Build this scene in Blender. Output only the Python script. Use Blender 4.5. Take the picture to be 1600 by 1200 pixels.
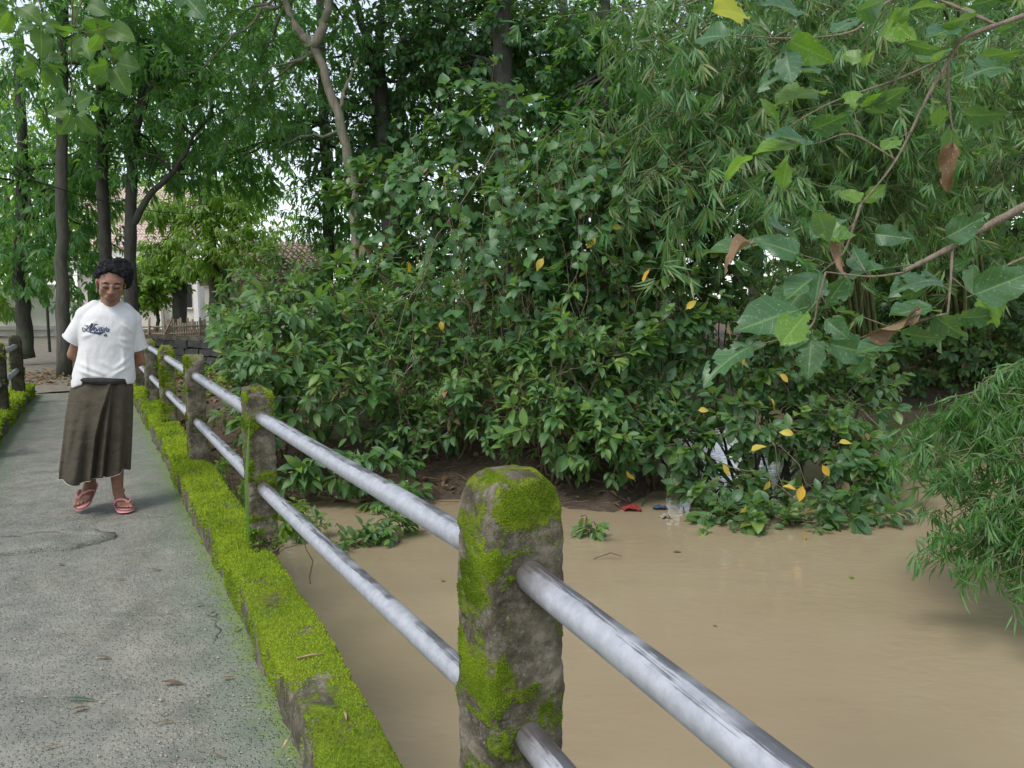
import bpy, math, random
import numpy as np
from mathutils import Vector, Matrix, noise
from mathutils.bvhtree import BVHTree

for o in list(bpy.data.objects):
    bpy.data.objects.remove(o)
SC = bpy.context.scene
COL = SC.collection
R = math.radians

# ------------------------------------------------------------------ camera
CAM_H = 1.37
PITCH = math.atan(130 / 1200)
cam = bpy.data.cameras.new('camera')
cam.sensor_width = 36.0
cam.lens = 27.0
cam.clip_start = 0.05
cam.clip_end = 2000
cam_o = bpy.data.objects.new('camera', cam)
COL.objects.link(cam_o)
cam_o.location = (0, 0, CAM_H)
cam_o.rotation_euler = (math.pi / 2 - PITCH, 0, 0)
SC.camera = cam_o

# ------------------------------------------------------------------ light
SUN_EL, SUN_AZ = R(58), R(-142)          # azimuth measured like the sky's sun_rotation
world = bpy.data.worlds.new('World')
SC.world = world
world.use_nodes = True
wn = world.node_tree
wn.nodes.clear()
wo = wn.nodes.new('ShaderNodeOutputWorld')
bg = wn.nodes.new('ShaderNodeBackground')
sky = wn.nodes.new('ShaderNodeTexSky')
sky.sky_type = 'NISHITA'
sky.sun_disc = False
sky.sun_elevation = SUN_EL
sky.sun_rotation = SUN_AZ
sky.air_density = 1.0
sky.dust_density = 1.0
sky.ozone_density = 1.0
hsv = wn.nodes.new('ShaderNodeHueSaturation')
hsv.inputs['Saturation'].default_value = 0.45     # thin white cloud over the whole sky
wn.links.new(sky.outputs[0], hsv.inputs['Color'])
wn.links.new(hsv.outputs[0], bg.inputs['Color'])
bg.inputs['Strength'].default_value = 0.15
wn.links.new(bg.outputs[0], wo.inputs['Surface'])
sun = bpy.data.lights.new('sun', 'SUN')
sun.energy = 1.35
sun.angle = R(22)
sun.color = (1.0, 0.96, 0.9)
sun_o = bpy.data.objects.new('sun', sun)
COL.objects.link(sun_o)
sdir = Vector((math.sin(SUN_AZ) * math.cos(SUN_EL), math.cos(SUN_AZ) * math.cos(SUN_EL), math.sin(SUN_EL)))
sun_o.rotation_euler = sdir.to_track_quat('Z', 'Y').to_euler()
sun_o.location = sdir * 50
vs = SC.view_settings
SC.display_settings.display_device = 'sRGB'
vs.view_transform = 'Standard'
vs.look = 'None'
vs.gamma = 1
vs.use_curve_mapping = False
vs.exposure = 0.95
SC.cycles.max_bounces = 7
SC.cycles.diffuse_bounces = 4
SC.cycles.glossy_bounces = 3
SC.cycles.transmission_bounces = 4
SC.cycles.use_denoising = True

# ------------------------------------------------------------------ helpers
SP, CP = math.sin(PITCH), math.cos(PITCH)


def ray(u, v):
    x, y = (u - 800) / 1200.0, -(v - 600) / 1200.0
    return np.array((x, CP + y * SP, -SP + y * CP))


def at(u, v, Y):
    d = ray(u, v)
    return np.array((0, 0, CAM_H)) + d * (Y / d[1])


def on(u, v, z):
    d = ray(u, v)
    return np.array((0, 0, CAM_H)) + d * ((z - CAM_H) / d[2])


def project(P):
    Q = P - np.array((0, 0, CAM_H))
    f = Q[:, 1] * CP - Q[:, 2] * SP
    up = Q[:, 1] * SP + Q[:, 2] * CP
    f2 = np.maximum(f, 1e-3)
    return 800 + 1200 * Q[:, 0] / f2, 600 - 1200 * up / f2, f


def unit(a):
    a = np.asarray(a, float)
    return a / np.maximum(np.linalg.norm(a, axis=-1, keepdims=True), 1e-9)


def make_mesh(name, V, faces, mats, smooth=True, attr=None, mat_idx=None):
    """faces: list of int arrays (m,k), or a list of tuples"""
    me = bpy.data.meshes.new(name)
    V = np.asarray(V, np.float32)
    if isinstance(faces, np.ndarray):
        faces = [faces]
    if len(faces) and isinstance(faces[0], np.ndarray) and faces[0].ndim == 2:
        idx = np.concatenate([f.ravel() for f in faces]).astype(np.int32)
        cnt = np.concatenate([np.full(len(f), f.shape[1], np.int32) for f in faces])
    else:
        idx = np.array([i for f in faces for i in f], np.int32)
        cnt = np.array([len(f) for f in faces], np.int32)
    st = np.concatenate([[0], np.cumsum(cnt)[:-1]]).astype(np.int32)
    me.vertices.add(len(V))
    me.vertices.foreach_set('co', V.ravel())
    me.loops.add(len(idx))
    me.loops.foreach_set('vertex_index', idx)
    me.polygons.add(len(cnt))
    me.polygons.foreach_set('loop_start', st)
    me.polygons.foreach_set('use_smooth', np.full(len(cnt), smooth, bool))
    for m in (mats if isinstance(mats, (list, tuple)) else [mats]):
        me.materials.append(m)
    if mat_idx is not None:
        me.polygons.foreach_set('material_index', np.asarray(mat_idx, np.int32))
    if attr:
        for k, a in attr.items():
            a = np.asarray(a, np.float32)
            if a.ndim == 1:
                at_ = me.attributes.new(k, 'FLOAT', 'POINT')
                at_.data.foreach_set('value', a)
            else:
                at_ = me.attributes.new(k, 'FLOAT_VECTOR', 'POINT')
                at_.data.foreach_set('vector', a.ravel())
    me.update(calc_edges=True)
    return me


def link(name, me, parent=None, loc=None):
    o = bpy.data.objects.new(name, me)
    COL.objects.link(o)
    if parent is not None:
        o.parent = parent
    if loc is not None:
        o.location = loc
    return o


def tag(o, label=None, cat=None, group=None, kind=None):
    if label:
        o['label'] = label
    if cat:
        o['category'] = cat
    if group:
        o['group'] = group
    if kind:
        o['kind'] = kind
    return o


class Thing:
    def __init__(self, name, label, cat, loc=(0, 0, 0), group=None, rotz=0):
        self.B = np.array(loc, float)
        self.o = bpy.data.objects.new(name, None)
        self.o.empty_display_size = 0.1
        COL.objects.link(self.o)
        self.o.location = self.B
        self.o.rotation_euler = (0, 0, rotz)
        tag(self.o, label, cat, group)

    def part(self, name, V, F, mats, parent=None, kind=None, label=None, local=False, **kw):
        V = np.array(V, float)
        if not local:
            V = V - self.B
        else:
            z = np.clip(V[:, 2], 0, 1.6)
            k = np.clip((z - .78) / .3, 0, 1) * np.clip((1.42 - z) / .08, 0, 1)
            V[:, 0] = (V[:, 0] - .02 * k) * (1 - .12 * k) + .02 * k + .050 * z
        o = link(name, make_mesh(name, V, F, mats, **kw), parent or self.o)
        return tag(o, label, None, None, kind)


class Bag:
    """collects verts and faces for one mesh"""
    def __init__(self):
        self.V, self.F, self.n = [], {}, 0
        self.A = []

    def add(self, V, F, a=0.5):
        V = np.asarray(V, float)
        for f in (F if isinstance(F, list) else [F]):
            f = np.asarray(f)
            self.F.setdefault(f.shape[1], []).append(f + self.n)
        self.V.append(V)
        self.A.append(np.full(len(V), a) if np.isscalar(a) else a)
        self.n += len(V)
        return self

    def get(self):
        if not self.V:
            self.add(*tube([(0, 0, -1), (0, 0, -1.01)], .001, 3, False))
        return np.concatenate(self.V), [np.concatenate(v) for v in self.F.values()]

    def attr(self):
        return np.concatenate(self.A)


def tube(pts, rad, sides=6, cap=True):
    pts = np.asarray(pts, float)
    n = len(pts)
    rad = np.full(n, rad) if np.isscalar(rad) else np.asarray(rad, float)
    T = unit(np.gradient(pts, axis=0))
    ref = np.array((0, 0, 1.0)) if abs(T[0][2]) < 0.9 else np.array((1.0, 0, 0))
    X = unit(np.cross(T, ref))
    Y = np.cross(T, X)
    a = np.linspace(0, 2 * math.pi, sides, endpoint=False)
    V = (pts[:, None] + rad[:, None, None] * (np.cos(a)[None, :, None] * X[:, None] + np.sin(a)[None, :, None] * Y[:, None])).reshape(-1, 3)
    i = np.arange(n - 1)[:, None] * sides
    j = np.arange(sides)[None]
    k = (j + 1) % sides
    F = np.stack([i + j, i + k, i + sides + k, i + sides + j], -1).reshape(-1, 4)
    if cap:
        V = np.concatenate([V, pts[:1], pts[-1:]])
        b, t = len(V) - 2, len(V) - 1
        jj = np.arange(sides)
        kk = (jj + 1) % sides
        c1 = np.stack([np.full(sides, b), kk, jj], -1)
        c2 = np.stack([np.full(sides, t), jj + (n - 1) * sides, kk + (n - 1) * sides], -1)
        return V, [F, np.concatenate([c1, c2])]
    return V, [F]


def boxv(c, s, yaw=0.0):
    c = np.asarray(c, float)
    s = np.asarray(s, float) / 2
    V = np.array([(x, y, z) for x in (-1, 1) for y in (-1, 1) for z in (-1, 1)], float) * s
    cy, sy = math.cos(yaw), math.sin(yaw)
    V = V @ np.array(((cy, sy, 0), (-sy, cy, 0), (0, 0, 1)))
    F = np.array([(0, 1, 3, 2), (4, 6, 7, 5), (0, 4, 5, 1), (2, 3, 7, 6), (0, 2, 6, 4), (1, 5, 7, 3)])
    return V + c, F


def nz(V, scale, seed=0.0, octs=3):
    out = np.empty(len(V))
    for i, p in enumerate(V):
        q = Vector((p[0] * scale + seed, p[1] * scale + seed * 1.7, p[2] * scale - seed))
        s, a = 0.0, 1.0
        for _ in range(octs):
            s += a * noise.noise(q)
            q = q * 2.07
            a *= 0.5
        out[i] = s
    return out


def spline(pts, n):
    """Catmull-Rom resample"""
    P = np.asarray(pts, float)
    if len(P) < 3:
        t = np.linspace(0, 1, n)[:, None]
        return P[0] * (1 - t) + P[-1] * t
    P = np.concatenate([[2 * P[0] - P[1]], P, [2 * P[-1] - P[-2]]])
    m = len(P) - 3
    out = []
    for t in np.linspace(0, m - 1e-6, n):
        i = int(t)
        f = t - i
        a, b, c, d = P[i:i + 4]
        out.append(0.5 * ((2 * b) + (-a + c) * f + (2 * a - 5 * b + 4 * c - d) * f * f + (-a + 3 * b - 3 * c + d) * f ** 3))
    return np.array(out)


# ------------------------------------------------------------------ materials
class NT:
    def __init__(self, name):
        self.m = bpy.data.materials.new(name)
        self.m.use_nodes = True
        self.t = self.m.node_tree
        self.t.nodes.clear()
        self.out = self.t.nodes.new('ShaderNodeOutputMaterial')

    def n(self, typ, props=None, **inp):
        nd = self.t.nodes.new(typ)
        for k, v in (props or {}).items():
            setattr(nd, k, v)
        for k, v in inp.items():
            key = int(k[1:]) if k[0] == '_' and k[1:].isdigit() else k.replace('_', ' ')
            s = nd.inputs[key]
            if hasattr(v, 'is_linked') or isinstance(v, bpy.types.NodeSocket):
                self.t.links.new(v, s)
            else:
                s.default_value = v
        return nd

    def noise(self, co, scale, detail=4, rough=0.6):
        return self.n('ShaderNodeTexNoise', Vector=co, Scale=scale, Detail=detail, Roughness=rough).outputs[0]

    def ramp(self, fac, stops, interp='LINEAR'):
        nd = self.t.nodes.new('ShaderNodeValToRGB')
        nd.color_ramp.interpolation = interp
        e = nd.color_ramp.elements
        while len(e) < len(stops):
            e.new(0.5)
        for el, (p, c) in zip(e, stops):
            el.position = p
            el.color = (c, c, c, 1) if np.isscalar(c) else (*c, 1)
        self.t.links.new(fac, nd.inputs[0])
        return nd.outputs[0]

    def mix(self, fac, a, b, blend='MIX'):
        nd = self.t.nodes.new('ShaderNodeMix')
        nd.data_type = 'RGBA'
        nd.blend_type = blend
        for s, v in ((nd.inputs[0], fac), (nd.inputs[6], a), (nd.inputs[7], b)):
            if isinstance(v, bpy.types.NodeSocket):
                self.t.links.new(v, s)
            elif np.isscalar(v):
                s.default_value = v
            else:
                s.default_value = (*v, 1)
        return nd.outputs[2]

    def math(self, op, a, b=0.0, c=0.0):
        nd = self.t.nodes.new('ShaderNodeMath')
        nd.operation = op
        for s, v in zip(nd.inputs, (a, b, c)):
            if isinstance(v, bpy.types.NodeSocket):
                self.t.links.new(v, s)
            else:
                s.default_value = v
        return nd.outputs[0]

    def bump(self, h, strength, dist=0.01, normal=None):
        nd = self.n('ShaderNodeBump', Height=h, Strength=strength, Distance=dist)
        if normal is not None:
            self.t.links.new(normal, nd.inputs['Normal'])
        return nd.outputs[0]

    def bsdf(self, color, rough=0.8, normal=None, spec=0.5, metallic=0.0, **kw):
        nd = self.t.nodes.new('ShaderNodeBsdfPrincipled')
        for key, v in (('Base Color', color), ('Roughness', rough), ('Specular IOR Level', spec), ('Metallic', metallic), *[(k.replace('_', ' '), v) for k, v in kw.items()]):
            s = nd.inputs[key]
            if isinstance(v, bpy.types.NodeSocket):
                self.t.links.new(v, s)
            elif s.type == 'RGBA':
                s.default_value = (*v, 1)
            else:
                s.default_value = v
        if normal is not None:
            self.t.links.new(normal, nd.inputs['Normal'])
        return nd.outputs[0]

    def done(self, sh):
        self.t.links.new(sh, self.out.inputs[0])
        return self.m

    def obj(self):
        return self.n('ShaderNodeTexCoord').outputs['Object']

    def gen(self):
        return self.n('ShaderNodeNewGeometry').outputs['Position']


def leaf_mat(name, cols, rough=0.38, trans=0.3, tcol=(0.25, 0.42, 0.03), rib=(0.2, 0.3, 0.08), back=0.35, spots=0.0, spec=0.5):
    n = NT(name)
    a = n.n('ShaderNodeAttribute', {'attribute_name': 'leafc'})
    sep = n.n('ShaderNodeSeparateXYZ', Vector=a.outputs['Vector'])
    rnd = n.n('ShaderNodeObjectInfo').outputs['Random']
    v = n.math('FRACT', n.math('ADD', sep.outputs[2], rnd))
    col = n.ramp(v, [(i / (len(cols) - 1), c) for i, c in enumerate(cols)])
    pos = n.gen()
    w = n.noise(pos, 9.0, 3)
    col = n.mix(n.math('MULTIPLY', w, 0.5), col, n.mix(1.0, col, (0.45, 0.5, 0.4), 'MULTIPLY'))
    # veins
    ay = n.math('ABSOLUTE', sep.outputs[1])
    mid = n.ramp(ay, [(0.0, 1.0), (0.10, 0.0)])
    vein = n.math('PINGPONG', n.math('SUBTRACT', n.math('MULTIPLY', sep.outputs[0], 7.0), n.math('MULTIPLY', ay, 1.6)), 0.5)
    vr = n.ramp(vein, [(0.0, 0.45), (0.09, 0.0)])
    vv = n.math('MAXIMUM', mid, vr)
    col = n.mix(n.math('MULTIPLY', vv, 0.6), col, rib)
    if spots:
        s = n.ramp(n.noise(pos, 130.0, 2), [(0.63, 0.0), (0.68, 1.0)])
        col = n.mix(n.math('MULTIPLY', s, spots), col, (0.6, 0.62, 0.5))
    bf = n.n('ShaderNodeNewGeometry').outputs['Backfacing']
    col = n.mix(n.math('MULTIPLY', bf, back), col, (0.16, 0.24, 0.11))
    nor = n.bump(n.math('MULTIPLY', vv, -1.0), 0.25, 0.004)
    p = n.bsdf(col, rough, nor, spec)
    tr = n.n('ShaderNodeBsdfTranslucent', Color=n.mix(0.5, n.mix(1.0, col, (2.2, 2.6, 0.9), 'MULTIPLY'), tcol), Normal=nor)
    ms = n.n('ShaderNodeMixShader', _0=trans, _1=p, _2=tr.outputs[0])
    return n.done(ms.outputs[0])


def bark_mat(name, c1, c2, c3=None, scale=14.0):
    n = NT(name)
    pos = n.gen()
    mp = n.n('ShaderNodeMapping', Vector=pos, Scale=(1, 1, 0.22)).outputs[0]
    w = n.noise(mp, scale, 6, 0.7)
    col = n.ramp(w, [(0.3, c1), (0.7, c2)])
    if c3:
        g = n.ramp(n.noise(pos, 3.0, 4), [(0.5, 0.0), (0.62, 1.0)])
        col = n.mix(g, col, c3)
    return n.done(n.bsdf(col, 0.9, n.bump(w, 0.8, 0.03)))


M = {}
M['leaf_fig'] = leaf_mat('leaf fig', [(0.042, 0.105, 0.045), (0.065, 0.15, 0.055), (0.05, 0.12, 0.058), (0.11, 0.2, 0.045), (0.036, 0.085, 0.04)], 0.4, spec=.42)
M['leaf_bush'] = leaf_mat('leaf bush', [(0.055, 0.135, 0.045), (0.085, 0.185, 0.055), (0.06, 0.145, 0.07), (0.15, 0.26, 0.05), (0.055, 0.13, 0.05)], 0.42, spec=.4)
M['leaf_vine'] = leaf_mat('leaf vine', [(0.040, 0.112, 0.045), (0.06, 0.155, 0.05), (0.048, 0.125, 0.058), (0.095, 0.21, 0.045)], 0.42, spec=.4)
M['leaf_tree'] = leaf_mat('leaf tree', [(0.045, 0.135, 0.05), (0.07, 0.19, 0.06), (0.05, 0.15, 0.065), (0.12, 0.26, 0.045)], 0.40, 0.55, (0.30, 0.55, 0.09))
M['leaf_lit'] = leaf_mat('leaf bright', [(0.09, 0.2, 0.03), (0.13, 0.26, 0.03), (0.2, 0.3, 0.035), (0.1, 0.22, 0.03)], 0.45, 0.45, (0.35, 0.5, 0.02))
M['leaf_teak'] = leaf_mat('leaf teak', [(0.045, 0.12, 0.025), (0.07, 0.15, 0.03), (0.04, 0.11, 0.03), (0.085, 0.16, 0.03)], 0.5, 0.45, (0.2, 0.36, 0.03))
M['leaf_bamboo'] = leaf_mat('leaf bamboo', [(0.05, 0.15, 0.04), (0.08, 0.2, 0.055), (0.06, 0.17, 0.065), (0.11, 0.23, 0.045), (0.24, 0.2, 0.09)], 0.4, 0.35, (0.2, 0.42, 0.08), rib=(0.1, 0.2, 0.06), back=0.5)
M['leaf_bamboo_near'] = leaf_mat('leaf bamboo fresh', [(0.042, 0.125, 0.03), (0.065, 0.17, 0.038), (0.048, 0.14, 0.042), (0.10, 0.215, 0.04)], 0.4, 0.35, (0.2, 0.5, 0.03), rib=(0.08, 0.22, 0.04))
M['leaf_close'] = leaf_mat('leaf close', [(0.035, 0.105, 0.045), (0.05, 0.13, 0.055), (0.042, 0.115, 0.065), (0.05, 0.12, 0.045)], 0.4, 0.3, (0.25, 0.45, 0.03), rib=(0.2, 0.3, 0.12), spots=0.22)
M['leaf_lime'] = leaf_mat('leaf lime', [(0.09, 0.2, 0.035), (0.125, 0.24, 0.035), (0.10, 0.2, 0.04)], 0.42, 0.4, (0.3, 0.5, 0.03), rib=(0.22, 0.34, 0.1), spots=0.3)
M['leaf_young'] = leaf_mat('leaf young', [(0.10, 0.2, 0.05), (0.075, 0.17, 0.065), (0.14, 0.26, 0.05), (0.2, 0.24, 0.06), (0.09, 0.19, 0.06)], 0.4, 0.35)
M['leaf_yellow'] = leaf_mat('leaf yellow', [(0.62, 0.36, 0.03), (0.66, 0.46, 0.06), (0.5, 0.42, 0.06), (0.6, 0.29, 0.03)], 0.5, 0.3, (0.8, 0.5, 0.02), rib=(0.7, 0.5, 0.1), back=0.1, spots=0.2)
M['leaf_pale'] = leaf_mat('leaf pale yellow', [(0.42, 0.40, 0.03), (0.40, 0.42, 0.04)], 0.45, 0.4, (0.6, 0.6, 0.03), rib=(0.4, 0.45, 0.1))
M['leaf_brown'] = leaf_mat('leaf brown', [(0.17, 0.10, 0.05), (0.24, 0.15, 0.08), (0.13, 0.075, 0.035)], 0.7, 0.12, (0.28, 0.15, 0.06), rib=(0.08, 0.05, 0.025), back=0.1, spots=0.25)
M['bark_dark'] = bark_mat('bark dark', (0.02, 0.018, 0.015), (0.075, 0.068, 0.055), (0.05, 0.065, 0.035))
M['bark_pale'] = bark_mat('bark pale', (0.10, 0.088, 0.062), (0.24, 0.215, 0.16), (0.11, 0.13, 0.07))
M['bark_mid'] = bark_mat('bark mid', (0.032, 0.03, 0.024), (0.095, 0.086, 0.068), (0.05, 0.065, 0.032))
M['twig'] = bark_mat('twig', (0.07, 0.05, 0.03), (0.17, 0.12, 0.075))
M['stem_dry'] = bark_mat('dry stem', (0.10, 0.075, 0.05), (0.24, 0.19, 0.13))
M['twig_pale'] = bark_mat('twig pale', (0.15, 0.115, 0.08), (0.30, 0.245, 0.18), None, 60)
M['culm'] = bark_mat('culm', (0.06, 0.09, 0.03), (0.16, 0.18, 0.07))


def mat_concrete_deck():
    n = NT('deck concrete')
    pos = n.gen()
    big = n.noise(pos, 0.9, 5, 0.65)
    base = n.ramp(big, [(0.3, (0.115, 0.125, 0.108)), (0.52, (0.18, 0.182, 0.152)), (0.72, (0.27, 0.245, 0.195))])
    mid = n.noise(pos, 7.0, 5, 0.7)
    base = n.mix(0.5, base, n.ramp(mid, [(0.3, (0.085, 0.10, 0.088)), (0.7, (0.31, 0.295, 0.245))]))
    vor = n.n('ShaderNodeTexVoronoi', Vector=pos, Scale=62.0)
    peb = n.ramp(vor.outputs['Distance'], [(0.25, 1.0), (0.42, 0.0)])
    pc = n.n('ShaderNodeSeparateColor', Color=vor.outputs['Color'])
    pick = n.ramp(pc.outputs[0], [(0.45, 0.0), (0.6, 1.0)])
    area = n.ramp(n.noise(pos, 1.6, 4), [(0.42, 0.08), (0.62, 0.7)])
    pm = n.math('MULTIPLY', n.math('MULTIPLY', peb, pick), area)
    col = n.mix(pm, base, n.ramp(pc.outputs[1], [(0.0, (0.40, 0.34, 0.24)), (0.5, (0.48, 0.43, 0.33)), (1.0, (0.30, 0.28, 0.24))]))
    v2 = n.n('ShaderNodeTexVoronoi', Vector=pos, Scale=190.0)
    p2 = n.ramp(v2.outputs['Distance'], [(0.2, 1.0), (0.4, 0.0)])
    c2 = n.n('ShaderNodeSeparateColor', Color=v2.outputs['Color'])
    col = n.mix(n.math('MULTIPLY', p2, n.ramp(c2.outputs[0], [(0.6, 0.0), (0.75, 0.55)])), col, (0.46, 0.42, 0.33))
    col = n.mix(n.math('MULTIPLY', p2, n.ramp(c2.outputs[1], [(0.75, 0.0), (0.85, 0.7)])), col, (0.07, 0.075, 0.065))
    cw = n.n('ShaderNodeTexVoronoi', {'feature': 'DISTANCE_TO_EDGE'}, Vector=n.n('ShaderNodeVectorMath', {'operation': 'ADD'}, _0=pos, _1=n.n('ShaderNodeVectorMath', {'operation': 'SCALE'}, _0=n.n('ShaderNodeTexNoise', Vector=pos, Scale=3.5, Detail=6.0).outputs[1], Scale=0.28).outputs[0]).outputs[0], Scale=0.55)
    crk = n.math('MULTIPLY', n.ramp(cw.outputs['Distance'], [(0.0, 1.0), (0.0045, 0.0)]), n.ramp(n.noise(pos, 1.2, 3), [(0.57, 0.0), (0.64, 1.0)]))
    col = n.mix(n.math('MULTIPLY', crk, .55), col, (0.035, 0.035, 0.03))
    stain = n.ramp(n.noise(pos, 2.6, 6, .7), [(.50, 0.0), (.68, .55)])
    col = n.mix(stain, col, n.mix(1.0, col, (.55, .58, .5), 'MULTIPLY'))
    # damp algae towards the kerbs, distance across the deck kept as attribute
    e = n.n('ShaderNodeAttribute', {'attribute_name': 'edge'}).outputs['Fac']
    wob = n.math('ADD', e, n.math('MULTIPLY', n.math('SUBTRACT', n.noise(pos, 5.0, 5, 0.7), 0.5), 0.5))
    alg = n.ramp(wob, [(0.0, 0.85), (0.28, 0.5), (0.5, 0.0)])
    col = n.mix(n.math('MULTIPLY', alg, 0.65), col, (0.13, 0.18, 0.12))
    gr = n.ramp(n.math('ADD', e, n.math('MULTIPLY', n.math('SUBTRACT', n.noise(pos, 11.0, 5, 0.75), 0.5), 0.55)), [(0.02, 1.0), (0.13, 0.0)])
    gr = n.math('MULTIPLY', gr, n.ramp(n.noise(pos, 38.0, 4, .75), [(.38, .15), (.58, 1.)]))
    col = n.mix(n.math('MULTIPLY', gr, 0.8), col, (0.14, 0.22, 0.025))
    h = n.math('ADD', n.math('SUBTRACT', n.math('MULTIPLY', peb, 0.7), n.math('MULTIPLY', crk, 1.5)), n.math('ADD', n.math('MULTIPLY', mid, 0.8), n.math('MULTIPLY', p2, 0.35)))
    rg = n.ramp(n.noise(pos, 2.2, 3), [(0.35, 0.55), (0.65, 0.9)])
    return n.done(n.bsdf(col, rg, n.bump(h, 1.0, 0.008), 0.35))


def mat_moss_concrete(name, amount, side=False):
    """old concrete with moss: the moss is a growth with its own outline"""
    n = NT(name)
    pos = n.gen()
    f = n.noise(pos, 22.0, 6, 0.75)
    con = n.ramp(n.noise(pos, 9.0, 5, 0.7), [(0.28, (0.026, 0.022, 0.014)), (0.5, (0.088, 0.076, 0.052)), (0.72, (0.215, 0.19, 0.14))])
    vor = n.n('ShaderNodeTexVoronoi', Vector=pos, Scale=120.0, Randomness=1.0)
    vc = n.n('ShaderNodeSeparateColor', Color=vor.outputs['Color'])
    peb = n.math('MULTIPLY', n.ramp(vor.outputs['Distance'], [(0.2, 1.0), (0.4, 0.0)]), n.ramp(vc.outputs[0], [(0.86, 0.0), (0.9, 1.0)]))
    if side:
        con = n.mix(1.0, con, (.32, .36, .3), 'MULTIPLY')  # damp and shade both darkened into the concrete colour
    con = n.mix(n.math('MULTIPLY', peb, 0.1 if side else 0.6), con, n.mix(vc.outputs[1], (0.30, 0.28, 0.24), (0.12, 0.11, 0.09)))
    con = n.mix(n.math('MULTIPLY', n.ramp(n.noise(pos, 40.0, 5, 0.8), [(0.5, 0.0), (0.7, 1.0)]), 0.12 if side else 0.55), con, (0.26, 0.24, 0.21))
    mo = n.n('ShaderNodeAttribute', {'attribute_name': 'moss'}).outputs['Fac']
    k = n.math('ADD', mo, n.math('MULTIPLY', n.math('SUBTRACT', f, 0.5), 1.1))
    mk = n.ramp(k, [(0.5 - amount * 0.3, 0.0), (0.62 - amount * 0.3, 1.0)])
    mc = n.ramp(n.noise(pos, 55.0, 4, 0.7), [(0.3, (0.06, 0.095, 0.010)), (0.55, (0.13, 0.19, 0.014)), (0.75, (0.22, 0.29, 0.02))])
    mc = n.mix(n.ramp(n.noise(pos, 4.0, 3), [(0.45, 0.0), (0.7, 0.7)]), mc, (0.15, 0.16, 0.02))
    col = n.mix(mk, con, mc)
    h = n.math('ADD', n.math('MULTIPLY', n.noise(pos, 160.0, 3, 0.8), n.math('ADD', n.math('MULTIPLY', mk, 0.9), 0.25)), n.math('MULTIPLY', f, 0.9))
    return n.done(n.bsdf(col, 0.95, n.bump(h, 0.85, 0.008), 0.15))


M['deck'] = mat_concrete_deck()
M['post'] = mat_moss_concrete('post concrete', 0.3)
M['post_damp_shade'] = mat_moss_concrete('damp shaded post concrete', 0.2, True)  # left posts: their shade is put into the colour along with the damp
M['kerb'] = mat_moss_concrete('kerb concrete', 0.35)


def simple(name, c, rough=0.7, var=0.25, scale=20.0, metallic=0, spec=0.4, bump=0.3):
    n = NT(name)
    pos = n.obj()
    w = n.noise(pos, scale, 5, 0.65)
    col = n.ramp(w, [(0.25, tuple(x * (1 - var) for x in c)), (0.75, tuple(min(1, x * (1 + var)) for x in c))])
    return n.done(n.bsdf(col, rough, n.bump(w, bump, 0.006), spec, metallic))


def mat_moss_tuft():
    n = NT('moss tuft')
    a = n.n('ShaderNodeAttribute', {'attribute_name': 'var'}).outputs['Fac']
    col = n.ramp(a, [(0.0, (0.06, 0.10, 0.008)), (0.45, (0.150, 0.225, 0.014)), (0.8, (0.27, 0.355, 0.022)), (1.0, (0.30, 0.29, 0.06))])
    p = n.bsdf(col, 0.9, None, 0.1)
    tr = n.n('ShaderNodeBsdfTranslucent', Color=col)
    return n.done(n.n('ShaderNodeMixShader', _0=0.25, _1=p, _2=tr.outputs[0]).outputs[0])


M['moss'] = mat_moss_tuft()


def mat_pipe():
    n = NT('galvanised pipe')
    pos = n.obj()
    w = n.noise(pos, 30.0, 5, 0.7)
    col = n.ramp(w, [(0.3, (0.27, 0.28, 0.305)), (0.7, (0.41, 0.42, 0.45))])
    mp = n.n('ShaderNodeMapping', Vector=pos, Scale=(70, 70, 2.6)).outputs[0]
    st = n.noise(mp, 1.0, 6, 0.75)
    side = n.n('ShaderNodeAttribute', {'attribute_name': 'wear'}).outputs['Fac']
    k = n.math('ADD', st, n.math('MULTIPLY', side, 0.32))
    d = n.ramp(k, [(0.70, 0.0), (0.75, 1.0)])
    patch = n.ramp(n.noise(pos, 2.6, 3), [(0.42, 0.0), (0.5, 1.0)])
    col = n.mix(n.math('MULTIPLY', n.math('MULTIPLY', d, patch), 0.85), col, (0.06, 0.06, 0.068))
    en = n.n('ShaderNodeAttribute', {'attribute_name': 'socket'}).outputs['Fac']
    col = n.mix(n.math('MULTIPLY', en, n.ramp(n.noise(pos, 25.0, 4), [(.3, .4), (.6, 1.)])), col, (.09, .065, .042))
    ru = n.ramp(n.noise(pos, 12.0, 5, 0.8), [(0.64, 0.0), (0.72, 0.6)])
    col = n.mix(n.math('MULTIPLY', ru, 0.5), col, (0.24, 0.19, 0.14))
    return n.done(n.bsdf(col, n.ramp(w, [(0.3, 0.34), (0.7, 0.55)]), n.bump(n.math('ADD', w, d), 0.15, 0.003), 0.5, 0.25))


M['pipe'] = mat_pipe()


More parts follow.
